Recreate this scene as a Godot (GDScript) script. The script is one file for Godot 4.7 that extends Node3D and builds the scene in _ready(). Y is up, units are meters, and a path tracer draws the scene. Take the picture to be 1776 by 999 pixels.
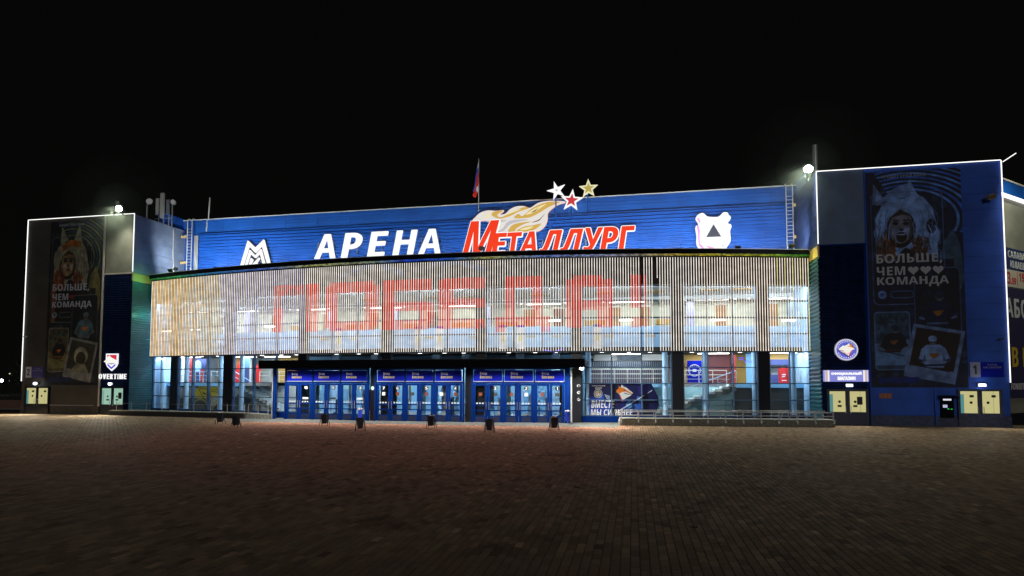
extends Node3D

# ---------------------------------------------------------------- mesh builder
class MB:
	var v := PackedVector3Array()
	var n := PackedVector3Array()
	var t := PackedVector2Array()
	func tri(a: Vector3, b: Vector3, c: Vector3, nn: Vector3, ta := Vector2.ZERO, tb := Vector2.ZERO, tc := Vector2.ZERO) -> void:
		v.append(a); v.append(c); v.append(b)
		n.append(nn); n.append(nn); n.append(nn)
		t.append(ta); t.append(tc); t.append(tb)
	# corners counter-clockwise seen from the front: lower left, lower right, upper right, upper left
	func quad(a: Vector3, b: Vector3, c: Vector3, d: Vector3, u := Rect2(0, 0, 1, 1)) -> void:
		var nn := (b - a).cross(c - a)
		if nn.length_squared() < 1e-14:
			nn = (c - a).cross(d - a)
		nn = nn.normalized()
		var ta := Vector2(u.position.x, u.end.y)
		var tb := u.end
		var tc := Vector2(u.end.x, u.position.y)
		var td := u.position
		tri(a, b, c, nn, ta, tb, tc)
		tri(a, c, d, nn, ta, tc, td)
	func box(c: Vector3, s: Vector3, b := Basis()) -> void:
		var x := b.x * s.x * 0.5
		var y := b.y * s.y * 0.5
		var z := b.z * s.z * 0.5
		quad(c - x - y + z, c + x - y + z, c + x + y + z, c - x + y + z)
		quad(c + x - y - z, c - x - y - z, c - x + y - z, c + x + y - z)
		quad(c - x - y - z, c - x - y + z, c - x + y + z, c - x + y - z)
		quad(c + x - y + z, c + x - y - z, c + x + y - z, c + x + y + z)
		quad(c - x + y + z, c + x + y + z, c + x + y - z, c - x + y - z)
		quad(c - x - y - z, c + x - y - z, c + x - y + z, c - x - y + z)
	func span(lo: Vector3, hi: Vector3) -> void:
		box((lo + hi) * 0.5, hi - lo)
	func cyl(p: Vector3, q: Vector3, r0: float, r1: float, seg := 8, caps := true) -> void:
		var d := (q - p).normalized()
		var s := d.cross(Vector3.UP if absf(d.y) < 0.9 else Vector3.RIGHT).normalized()
		var u := s.cross(d)
		for i in seg:
			var a0 := TAU * i / seg
			var a1 := TAU * (i + 1) / seg
			var e0 := s * cos(a0) - u * sin(a0)
			var e1 := s * cos(a1) - u * sin(a1)
			var A := p + e0 * r0
			var B := p + e1 * r0
			var C := q + e1 * r1
			var D := q + e0 * r1
			v.append_array([A, C, B, A, D, C])
			n.append_array([e0, e1, e1, e0, e0, e1])
			for k in 6: t.append(Vector2.ZERO)
			if caps:
				if r0 > 0.0: tri(p, B, A, -d)
				if r1 > 0.0: tri(q, D, C, d)
	func tube(pts: Array, r: float, seg := 6) -> void:
		for i in pts.size() - 1:
			cyl(pts[i], pts[i + 1], r, r, seg)
	func ball(c: Vector3, r: Vector3, seg := 10) -> void:
		for i in seg:
			for j in seg / 2:
				var P := []
				for k in [[i, j], [i + 1, j], [i + 1, j + 1], [i, j + 1]]:
					var a: float = TAU * k[0] / seg
					var b: float = PI * k[1] / (seg / 2) - PI / 2
					P.append(Vector3(cos(a) * cos(b), sin(b), -sin(a) * cos(b)))
				var Q := P.map(func(e): return c + e * r)
				v.append_array([Q[0], Q[2], Q[1], Q[0], Q[3], Q[2]])
				n.append_array([P[0], P[2], P[1], P[0], P[3], P[2]])
				for k in 6: t.append(Vector2.ZERO)
	# polygon in the x-y plane, extruded from z0 (back) to z1 (front), then placed by xf
	func prism(poly_in: PackedVector2Array, z0: float, z1: float, xf := Transform3D()) -> void:
		var poly := poly_in.duplicate()
		if Geometry2D.is_polygon_clockwise(poly):
			poly.reverse()
		var lo := poly[0]
		var hi := poly[0]
		for p in poly:
			lo = lo.min(p); hi = hi.max(p)
		var sz := (hi - lo).max(Vector2(1e-4, 1e-4))
		var idx := Geometry2D.triangulate_polygon(poly)
		var nf := (xf.basis * Vector3.BACK).normalized()
		for i in idx.size() / 3:
			var p := [poly[idx[i * 3]], poly[idx[i * 3 + 1]], poly[idx[i * 3 + 2]]]
			if (p[1] - p[0]).cross(p[2] - p[0]) < 0.0:
				p = [p[0], p[2], p[1]]
			var w := p.map(func(e): return xf * Vector3(e.x, e.y, z1))
			var k := p.map(func(e): return xf * Vector3(e.x, e.y, z0))
			var uu := p.map(func(e): return Vector2((e.x - lo.x) / sz.x, 1.0 - (e.y - lo.y) / sz.y))
			tri(w[0], w[1], w[2], nf, uu[0], uu[1], uu[2])
			tri(k[0], k[2], k[1], -nf)
		for i in poly.size():
			var a := poly[i]
			var b := poly[(i + 1) % poly.size()]
			quad(xf * Vector3(a.x, a.y, z0), xf * Vector3(b.x, b.y, z0), xf * Vector3(b.x, b.y, z1), xf * Vector3(a.x, a.y, z1))

# ---------------------------------------------------------------- scene helpers
var rng := RandomNumberGenerator.new()
var font: SystemFont
var mats := {}

func origin_of(node: Node) -> Vector3:
	var p := Vector3.ZERO
	while node != null and node != self:
		p += (node as Node3D).position
		node = node.get_parent()
	return p

func arrays_of(mb: MB, shift: Vector3) -> Array:
	var a := []
	a.resize(Mesh.ARRAY_MAX)
	var vv := mb.v.duplicate()
	if shift != Vector3.ZERO:
		for i in vv.size(): vv[i] -= shift
	a[Mesh.ARRAY_VERTEX] = vv
	a[Mesh.ARRAY_NORMAL] = mb.n
	a[Mesh.ARRAY_TEX_UV] = mb.t
	return a

func make(mb: MB, m: Material, shift := Vector3.ZERO) -> ArrayMesh:
	var am := ArrayMesh.new()
	am.add_surface_from_arrays(Mesh.PRIMITIVE_TRIANGLES, arrays_of(mb, shift))
	am.surface_set_material(0, m)
	return am

# shape given in world places; it is committed relative to its parent
func obj(called: String, mb: MB, m: Material, parent: Node = self, mb2: MB = null, m2: Material = null) -> MeshInstance3D:
	var o := MeshInstance3D.new()
	o.name = called
	var shift := origin_of(parent)
	var am := make(mb, m, shift)
	if mb2:
		am.add_surface_from_arrays(Mesh.PRIMITIVE_TRIANGLES, arrays_of(mb2, shift))
		am.surface_set_material(1, m2)
	o.mesh = am
	parent.add_child(o, true)
	return o

func tag(o: Node, label: String, category := "", group := "", kind := "") -> Node:
	if label: o.set_meta("label", label)
	if category: o.set_meta("category", category)
	if group: o.set_meta("group", group)
	if kind: o.set_meta("kind", kind)
	return o

func thing(called: String, label: String, category: String, at: Vector3, group := "") -> Node3D:
	var o := Node3D.new()
	o.name = called
	o.position = at
	add_child(o, true)
	tag(o, label, category, group)
	return o

func copy_of(o: Node3D, at: Vector3, label: String, turn := 0.0) -> Node3D:
	var c: Node3D = o.duplicate()
	c.name = o.name
	add_child(c, true)
	c.position = at
	c.rotation.y = turn
	c.set_meta("label", label)
	return c

func struct(called: String, mb: MB, m: Material) -> MeshInstance3D:
	var o := obj(called, mb, m)
	o.set_meta("kind", "structure")
	return o

func lin(r: float, g: float, b: float) -> Color:
	return Color(r, g, b).linear_to_srgb()

func paint(called: String, r: float, g: float, b: float, rough := 0.6, metal := 0.0) -> StandardMaterial3D:
	if mats.has(called): return mats[called]
	var m := StandardMaterial3D.new()
	m.resource_name = called
	m.albedo_color = lin(r, g, b)
	m.roughness = rough
	m.metallic = metal
	mats[called] = m
	return m

func glow(called: String, r: float, g: float, b: float, power: float) -> StandardMaterial3D:
	if mats.has(called): return mats[called]
	var m := StandardMaterial3D.new()
	m.resource_name = called
	m.albedo_color = lin(r * 0.06, g * 0.06, b * 0.06)
	m.roughness = 0.6
	m.metallic_specular = 0.2
	m.emission_enabled = true
	m.emission = lin(r, g, b)
	m.emission_energy_multiplier = power
	mats[called] = m
	return m

func noise_texture(size: int, freq: float, lo: float, hi: float, sd: int, octaves := 4) -> NoiseTexture2D:
	var f := FastNoiseLite.new()
	f.seed = sd
	f.frequency = freq
	f.fractal_octaves = octaves
	var g := Gradient.new()
	g.set_color(0, Color(lo, lo, lo))
	g.set_color(1, Color(hi, hi, hi))
	var nt := NoiseTexture2D.new()
	nt.width = size
	nt.height = size
	nt.seamless = true
	nt.noise = f
	nt.color_ramp = g
	return nt

# dirt and wear: a noise picture multiplied into the colour, in world space
func weather(m: StandardMaterial3D, tex: Texture2D, scale: float) -> StandardMaterial3D:
	m.albedo_texture = tex
	m.uv1_triplanar = true
	m.uv1_world_triplanar = true
	m.uv1_scale = Vector3(scale, scale, scale)
	return m

# lettering fitted into a box (before the slant), facing +z, then placed by xf; depth is its thickness
func letter_mesh(text: String, x0: float, x1: float, y0: float, y1: float, z0: float, depth: float, m: Material, shift: Vector3, slant := 0.0, xf := Transform3D(), weight := 700, grow := 0.0) -> ArrayMesh:
	var tm := TextMesh.new()
	var f := SystemFont.new()
	f.font_names = PackedStringArray(["Droid Sans"])
	f.font_weight = weight
	tm.font = f
	tm.font_size = 64
	tm.pixel_size = 0.02
	tm.depth = 0.2
	tm.curve_step = 2.0
	tm.text = text
	var a: Array = tm.surface_get_arrays(0)
	var am := ArrayMesh.new()
	if a[Mesh.ARRAY_VERTEX] == null: return am
	var vs: PackedVector3Array = a[Mesh.ARRAY_VERTEX]
	var lo := vs[0]
	var hi := vs[0]
	for p in vs:
		lo = lo.min(p); hi = hi.max(p)
	var sx := (x1 - x0) / (hi.x - lo.x)
	var sy := (y1 - y0) / (hi.y - lo.y)
	var ring := [Vector2.ZERO]
	if grow > 0.0:
		ring = []
		for i in 14: ring.append(Vector2(cos(TAU * i / 14), sin(TAU * i / 14)) * grow)
	var allv := PackedVector3Array()
	var alln := PackedVector3Array()
	var alli := PackedInt32Array()
	var ns: PackedVector3Array = a[Mesh.ARRAY_NORMAL]
	var ix: PackedInt32Array = a[Mesh.ARRAY_INDEX] if a[Mesh.ARRAY_INDEX] != null else PackedInt32Array(range(vs.size()))
	for r in ring.size():
		var first := allv.size()
		for i in vs.size():
			var p := vs[i]
			var y: float = y0 + (p.y - lo.y) * sy
			var x: float = x0 + (p.x - lo.x) * sx + slant * (y - y0)
			var z := z0 + (p.z - lo.z) / (hi.z - lo.z) * depth
			if grow > 0.0: z += r * 0.0015
			allv.append(xf * Vector3(x + ring[r].x, y + ring[r].y, z) - shift)
			alln.append((xf.basis * ns[i]).normalized())
		for k in ix: alli.append(first + k)
	var out := []
	out.resize(Mesh.ARRAY_MAX)
	out[Mesh.ARRAY_VERTEX] = allv
	out[Mesh.ARRAY_NORMAL] = alln
	out[Mesh.ARRAY_INDEX] = alli
	am.add_surface_from_arrays(Mesh.PRIMITIVE_TRIANGLES, out)
	am.surface_set_material(0, m)
	return am

func letters(called: String, parent: Node, text: String, x0: float, x1: float, y0: float, y1: float, z0: float, depth: float, m: Material, slant := 0.0, xf := Transform3D(), grow := 0.0) -> MeshInstance3D:
	var o := MeshInstance3D.new()
	o.name = called
	o.mesh = letter_mesh(text, x0, x1, y0, y1, z0, depth, m, origin_of(parent), slant, xf, 700, grow)
	parent.add_child(o, true)
	return o

# ribbed metal sheet between two points, seen from the side of (b - a) x up
func ribs(mb: MB, a: Vector3, b: Vector3, y0: float, y1: float, pitch: float, depth: float) -> void:
	var out := (b - a).normalized().cross(Vector3.UP).normalized()
	var count := maxi(1, roundi((y1 - y0) / pitch))
	var h := (y1 - y0) / count
	for i in count:
		var y := y0 + i * h
		var prof := [[0.0, 0.0], [0.12, 1.0], [0.5, 1.0], [0.74, 0.0], [1.0, 0.0]]
		for k in 4:
			var o0: Vector3 = out * depth * prof[k][1]
			var o1: Vector3 = out * depth * prof[k + 1][1]
			var ya: float = y + h * prof[k][0]
			var yb: float = y + h * prof[k + 1][0]
			mb.quad(Vector3(a.x, ya, a.z) + o0, Vector3(b.x, ya, b.z) + o0, Vector3(b.x, yb, b.z) + o1, Vector3(a.x, yb, a.z) + o1)

# the bowed street front
func front(x: float) -> float:
	return -2.0 + 4.0 * (1.0 - pow((x + 15.5) / 28.5, 2.0))

# vertical band that follows the bow, facing the street; thick gives it a body
func band(mb: MB, xa: float, xb: float, off: float, y0: float, y1: float, thick := 0.0, step := 1.0) -> void:
	var cnt := maxi(1, ceili((xb - xa) / step))
	for i in cnt:
		var x0 := lerpf(xa, xb, float(i) / cnt)
		var x1 := lerpf(xa, xb, float(i + 1) / cnt)
		var A := Vector3(x0, y0, front(x0) + off)
		var B := Vector3(x1, y0, front(x1) + off)
		var up := Vector3(0, y1 - y0, 0)
		var U := Rect2(float(i) / cnt, 0, 1.0 / cnt, 1)
		mb.quad(A, B, B + up, A + up, U)
		if thick > 0.0:
			var k := Vector3(0, 0, -thick)
			mb.quad(B + k, A + k, A + k + up, B + k + up, U)
			mb.quad(A + up, B + up, B + k + up, A + k + up, U)
			mb.quad(A + k, B + k, B, A, U)
			if i == 0: mb.quad(A + k, A, A + up, A + k + up, U)
			if i == cnt - 1: mb.quad(B, B + k, B + k + up, B + up, U)

# floor or ceiling between two offsets of the bow (or back to a fixed z)
func deck(mb: MB, xa: float, xb: float, off: float, zback: float, y0: float, y1: float) -> void:
	var cnt := maxi(1, ceili(xb - xa))
	for i in cnt:
		var x0 := lerpf(xa, xb, float(i) / cnt)
		var x1 := lerpf(xa, xb, float(i + 1) / cnt)
		var A := Vector3(x0, y0, front(x0) + off)
		var B := Vector3(x1, y0, front(x1) + off)
		var C := Vector3(x1, y0, zback)
		var D := Vector3(x0, y0, zback)
		var up := Vector3(0, y1 - y0, 0)
		mb.quad(A + up, B + up, C + up, D + up)
		mb.quad(D, C, B, A)
		mb.quad(A, B, B + up, A + up)
		mb.quad(C, D, D + up, C + up)

# ---------------------------------------------------------------- picture drawing (flat prints only)
func fill(im: Image, pts: Array, c: Color) -> void:
	var w := im.get_width()
	var h := im.get_height()
	var lo := 1e9
	var hi := -1e9
	for p in pts:
		lo = minf(lo, p.y); hi = maxf(hi, p.y)
	for y in range(maxi(0, int(lo * h)), mini(h, int(hi * h) + 1)):
		var yy := (y + 0.5) / h
		var xs := []
		for i in pts.size():
			var a: Vector2 = pts[i]
			var b: Vector2 = pts[(i + 1) % pts.size()]
			if (a.y <= yy) != (b.y <= yy):
				xs.append(a.x + (yy - a.y) / (b.y - a.y) * (b.x - a.x))
		xs.sort()
		for i in xs.size() / 2:
			var x0 := clampi(roundi(xs[i * 2] * w), 0, w)
			var x1 := clampi(roundi(xs[i * 2 + 1] * w), 0, w)
			if x1 > x0: im.fill_rect(Rect2i(x0, y, x1 - x0, 1), c)

func oval(im: Image, cx: float, cy: float, rx: float, ry: float, c: Color, turn := 0.0) -> void:
	var p := []
	var asp := float(im.get_width()) / im.get_height()
	for i in 36:
		var e := Vector2(cos(TAU * i / 36) * rx, sin(TAU * i / 36) * ry / asp).rotated(turn)
		p.append(Vector2(cx + e.x, cy + e.y * asp))
	fill(im, p, c)

func line(im: Image, pts: Array, wd: float, c: Color, closed := false) -> void:
	var asp := float(im.get_width()) / im.get_height()
	for i in pts.size() - (0 if closed else 1):
		var a: Vector2 = pts[i]
		var b: Vector2 = pts[(i + 1) % pts.size()]
		var d := Vector2(b.x - a.x, (b.y - a.y) / asp).normalized() * wd * 0.5
		var q := Vector2(-d.y, d.x)
		var f := func(e: Vector2, s: Vector2) -> Vector2: return Vector2(e.x + s.x, e.y + s.y * asp)
		fill(im, [f.call(a, -d + q), f.call(b, d + q), f.call(b, d - q), f.call(a, -d - q)], c)

func pts(a: Array) -> Array:
	var r := []
	for i in a.size() / 2: r.append(Vector2(a[i * 2], a[i * 2 + 1]))
	return r

func rounded(x0: float, y0: float, x1: float, y1: float, r: float, asp: float) -> Array:
	var p := []
	for k in 4:
		var cx: float = [x1 - r, x0 + r, x0 + r, x1 - r][k]
		var cy: float = [y1 - r * asp, y1 - r * asp, y0 + r * asp, y0 + r * asp][k]
		for i in 5:
			var a := PI * 0.5 * k + PI * 0.125 * i
			p.append(Vector2(cx + cos(a) * r, cy + sin(a) * r * asp))
	return p

func speckle(im: Image, amount: float) -> void:
	for y in im.get_height():
		for x in im.get_width():
			var c := im.get_pixel(x, y)
			var k := 1.0 + rng.randf_range(-amount, amount)
			im.set_pixel(x, y, Color(c.r * k, c.g * k, c.b * k))

func printed(called: String, im: Image, rough := 0.6, power := 0.0, tint := Color(1, 1, 1)) -> StandardMaterial3D:
	var m := StandardMaterial3D.new()
	m.resource_name = called
	m.roughness = rough
	m.albedo_texture = ImageTexture.create_from_image(im)
	m.albedo_color = tint
	m.texture_repeat = false
	if power > 0.0:
		m.emission_enabled = true
		m.emission = Color.WHITE
		m.emission_operator = BaseMaterial3D.EMISSION_OP_MULTIPLY
		m.emission_texture = m.albedo_texture
		m.emission_energy_multiplier = power
	mats[called] = m
	return m

func smooth(p: Array, steps := 5, closed := true) -> PackedVector2Array:
	var out := PackedVector2Array()
	var c := p.size()
	for i in (c if closed else c - 1):
		var a: Vector2 = p[(i - 1 + c) % c] if closed or i > 0 else p[0]
		var b: Vector2 = p[i]
		var d: Vector2 = p[(i + 1) % c]
		var e: Vector2 = p[(i + 2) % c] if closed or i + 2 < c else p[c - 1]
		for s in steps:
			out.append(b.cubic_interpolate(d, a, e, float(s) / steps))
	if not closed: out.append(p[c - 1])
	return out

# ---------------------------------------------------------------- the scene
var arena: Node3D
const PIERS := [[-41.37, -40.6], [-34.87, -33.95], [-27.05, -26.25], [-19.5, -18.7], [-11.8, -11.12], [-4.5, -3.82], [2.84, 3.64], [9.15, 9.96]]
const ROWS := [0.5, 1.66, 2.9, 4.1, 5.26, 6.63, 7.81, 9.09, 10.25]

func _ready() -> void:
	rng.seed = 7
	# --- camera
	var cam := Camera3D.new()
	cam.name = "camera"
	add_child(cam)
	cam.position = Vector3(0, 3.1, 46.2587)
	cam.rotation_order = EULER_ORDER_YXZ
	cam.rotation = Vector3(0.0527, 0.1975, 0.001)
	var near := 0.1
	cam.projection = Camera3D.PROJECTION_FRUSTUM
	cam.set_frustum(near * 999.0 / 1050.0, Vector2(0, near * 105.16 / 1050.0), near, 900.0)
	cam.current = true
	# --- sky, exposure
	var we := WorldEnvironment.new()
	we.name = "world"
	var env := Environment.new()
	env.background_mode = Environment.BG_SKY
	var sky := Sky.new()
	var ps := ProceduralSkyMaterial.new()
	ps.sky_top_color = lin(0.0016, 0.0016, 0.0016)
	ps.sky_horizon_color = lin(0.0024, 0.0023, 0.0021)
	ps.sky_curve = 0.2
	ps.ground_bottom_color = lin(0.001, 0.001, 0.001)
	ps.ground_horizon_color = lin(0.002, 0.002, 0.002)
	ps.sun_angle_max = 1.0
	sky.sky_material = ps
	env.sky = sky
	env.tonemap_mode = Environment.TONE_MAPPER_LINEAR
	env.tonemap_exposure = 1.0
	env.ambient_light_source = Environment.AMBIENT_SOURCE_DISABLED
	env.volumetric_fog_enabled = true
	env.volumetric_fog_density = 0.0
	env.sdfgi_enabled = true
	env.ssao_enabled = true
	env.ssil_enabled = true
	we.environment = env
	add_child(we)
	# --- added fill: one dim directional light for the unseen square lamps behind
	var lamp_fill := DirectionalLight3D.new()
	lamp_fill.name = "plaza_lamp_fill"
	lamp_fill.light_color = lin(1.0, 0.97, 0.92)
	lamp_fill.light_energy = 0.1
	lamp_fill.light_angular_distance = 0.5
	lamp_fill.shadow_enabled = true
	lamp_fill.sky_mode = DirectionalLight3D.SKY_MODE_LIGHT_ONLY
	add_child(lamp_fill)
	lamp_fill.look_at_from_position(Vector3(4, 8.2, 40), Vector3(0, 0, 0))
	make_materials()
	setting()
	arena = thing("arena_building", "wide blue arena building with glazed bowed front between two towers", "arena", Vector3(-15.5, 0, -6))
	towers()
	hall()
	bowed_front()
	interior()
	entrance()
	led_curtain()
	big_signs()
	tower_signs()
	roof_things()
	wing()
	ramps()
	square_things()
	background()

func make_materials() -> void:
	var dirt := noise_texture(512, 0.012, 0.62, 1.0, 3, 5)
	var soft := noise_texture(512, 0.006, 0.8, 1.0, 11, 4)
	weather(paint("blue_sheet", 0.008, 0.10, 0.46, 0.45), soft, 0.11)
	weather(paint("blue_upper", 0.007, 0.095, 0.42, 0.5), soft, 0.09)
	weather(paint("navy_sheet", 0.006, 0.018, 0.075, 0.8), dirt, 0.2).metallic_specular = 0.15
	weather(paint("green_lit_sheet", 0.03, 0.19, 0.26, 0.4), soft, 0.2)  # dark blue ribbed sheet with the green strip light painted in
	weather(paint("grey_panel", 0.25, 0.31, 0.42, 0.45), soft, 0.17)
	weather(paint("grey_blue_panel", 0.045, 0.07, 0.17, 0.5), soft, 0.17)
	weather(paint("right_tower_blue", 0.016, 0.10, 0.62, 0.7), soft, 0.13)
	weather(paint("left_tower_brown", 0.062, 0.054, 0.047, 0.6), soft, 0.13)
	weather(paint("plinth_stone", 0.10, 0.085, 0.075, 0.7), dirt, 0.4)
	weather(paint("plinth_blue", 0.05, 0.07, 0.18, 0.6), dirt, 0.4)
	weather(paint("left_front_panel", 0.22, 0.24, 0.20, 0.5), soft, 0.17)
	weather(paint("right_front_panel", 0.06, 0.12, 0.27, 0.55), soft, 0.17)
	paint("beige_sheet", 0.55, 0.38, 0.16, 0.5)
	paint("black_metal", 0.005, 0.006, 0.010, 0.7).metallic_specular = 0.15
	paint("dark_metal", 0.02, 0.022, 0.028, 0.4, 0.5)
	paint("pier_black", 0.010, 0.012, 0.020, 0.3)
	paint("grey_metal", 0.35, 0.36, 0.38, 0.45, 0.6)
	paint("pale_metal", 0.55, 0.54, 0.5, 0.45, 0.2)
	paint("roof_trim", 0.62, 0.58, 0.5, 0.5)
	paint("roof_dark", 0.03, 0.03, 0.035, 0.9)
	paint("mullion_blue", 0.05, 0.11, 0.22, 0.4)
	paint("door_blue", 0.002, 0.020, 0.135, 0.6).metallic_specular = 0.12
	paint("door_dark", 0.006, 0.012, 0.05, 0.5)
	paint("sign_blue", 0.008, 0.016, 0.40, 0.6).metallic_specular = 0.12
	paint("sign_yellow", 0.75, 0.62, 0.10, 0.5)
	paint("white_paint", 0.78, 0.78, 0.78, 0.5)
	paint("red_paint", 0.55, 0.02, 0.02, 0.45)
	paint("maroon", 0.12, 0.015, 0.02, 0.5)
	paint("cream_wall", 0.62, 0.66, 0.56, 0.7)
	paint("pale_wall", 0.62, 0.68, 0.70, 0.7)
	paint("cyan_wall", 0.20, 0.46, 0.72, 0.6)
	paint("ochre_wall", 0.55, 0.32, 0.05, 0.6)
	paint("brown_door", 0.32, 0.15, 0.035, 0.5)
	paint("red_brown_door", 0.16, 0.04, 0.02, 0.5)
	paint("spandrel_blue", 0.34, 0.58, 0.84, 0.5)
	paint("floor_grey", 0.30, 0.31, 0.32, 0.5)
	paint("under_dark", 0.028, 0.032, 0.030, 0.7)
	paint("stair_grey", 0.10, 0.14, 0.15, 0.6)
	paint("cyan_stair", 0.36, 0.62, 0.66, 0.6)
	paint("step_white", 0.62, 0.72, 0.74, 0.5)
	paint("brown_soffit", 0.022, 0.014, 0.010, 0.8)
	paint("bin_dark", 0.010, 0.012, 0.028, 0.45)
	paint("urn_blue", 0.02, 0.06, 0.55, 0.4)
	paint("litter_white", 0.6, 0.58, 0.52, 0.8)
	paint("leaf", 0.03, 0.045, 0.018, 0.7)
	paint("bark", 0.05, 0.04, 0.03, 0.9)
	weather(paint("concrete", 0.30, 0.30, 0.26, 0.85), noise_texture(512, 0.02, 0.6, 1.0, 5, 5), 0.5)
	weather(paint("apron_concrete", 0.15, 0.165, 0.155, 0.9), noise_texture(512, 0.015, 0.55, 1.0, 8, 6), 0.22)
	weather(paint("joint_sand", 0.022, 0.018, 0.015, 1.0), noise_texture(256, 0.05, 0.6, 1.0, 9, 4), 0.6)
	weather(paint("asphalt", 0.045, 0.042, 0.04, 0.95), noise_texture(256, 0.05, 0.6, 1.0, 13, 4), 0.3)
	glow("light_line", 1.0, 0.99, 0.96, 1.5)
	glow("lamp_white", 1.0, 0.98, 0.94, 6.0)
	glow("flood_lens", 0.96, 1.0, 0.93, 30.0)
	glow("letter_white", 1.0, 1.0, 1.0, 1.0)
	glow("letter_red", 0.85, 0.045, 0.012, 1.0)
	glow("reflection_violet", 0.12, 0.08, 1.0, 1.6)
	var gl := StandardMaterial3D.new()
	gl.resource_name = "clear_glass"
	gl.transparency = BaseMaterial3D.TRANSPARENCY_ALPHA
	gl.albedo_color = Color(0.2, 0.3, 0.35, 0.02)
	gl.roughness = 0.0
	gl.metallic_specular = 0.4
	mats["glass"] = gl

func M(k: String) -> StandardMaterial3D:
	return mats[k]

# an area light, under the glowing face of a ceiling lamp or without a fixture
func area_light(parent: Node, at: Vector3, towards: Vector3, size: Vector2, energy: float, c: Color) -> void:
	var l := AreaLight3D.new()
	l.name = "panel_light"
	l.area_size = size
	l.light_energy = energy
	l.light_color = c
	l.area_range = 60.0
	l.area_attenuation = 2.0
	l.shadow_enabled = true
	parent.add_child(l, true)
	l.position = at - origin_of(parent)
	var up := Vector3.FORWARD if absf(towards.y) > 0.9 else Vector3.UP
	l.basis = Basis.looking_at(towards, up)

func omni(parent: Node, at: Vector3, energy: float, c: Color, size := 0.05) -> void:
	var l := OmniLight3D.new()
	l.name = "bulb_light"
	l.light_energy = energy
	l.light_color = c
	l.light_size = size
	l.omni_range = 80.0
	l.omni_attenuation = 2.0
	l.shadow_enabled = true
	parent.add_child(l, true)
	l.position = at - origin_of(parent)

func spot(parent: Node, at: Vector3, towards: Vector3, angle: float, energy: float, c: Color, size := 0.08) -> void:
	var l := SpotLight3D.new()
	l.name = "beam_light"
	l.light_energy = energy
	l.light_color = c
	l.light_size = size
	l.spot_angle = angle
	l.spot_angle_attenuation = 0.9
	l.spot_range = 80.0
	l.spot_attenuation = 2.0
	l.shadow_enabled = true
	parent.add_child(l, true)
	l.position = at - origin_of(parent)
	l.basis = Basis.looking_at(towards, Vector3.UP if absf(towards.normalized().y) < 0.95 else Vector3.FORWARD)

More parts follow.
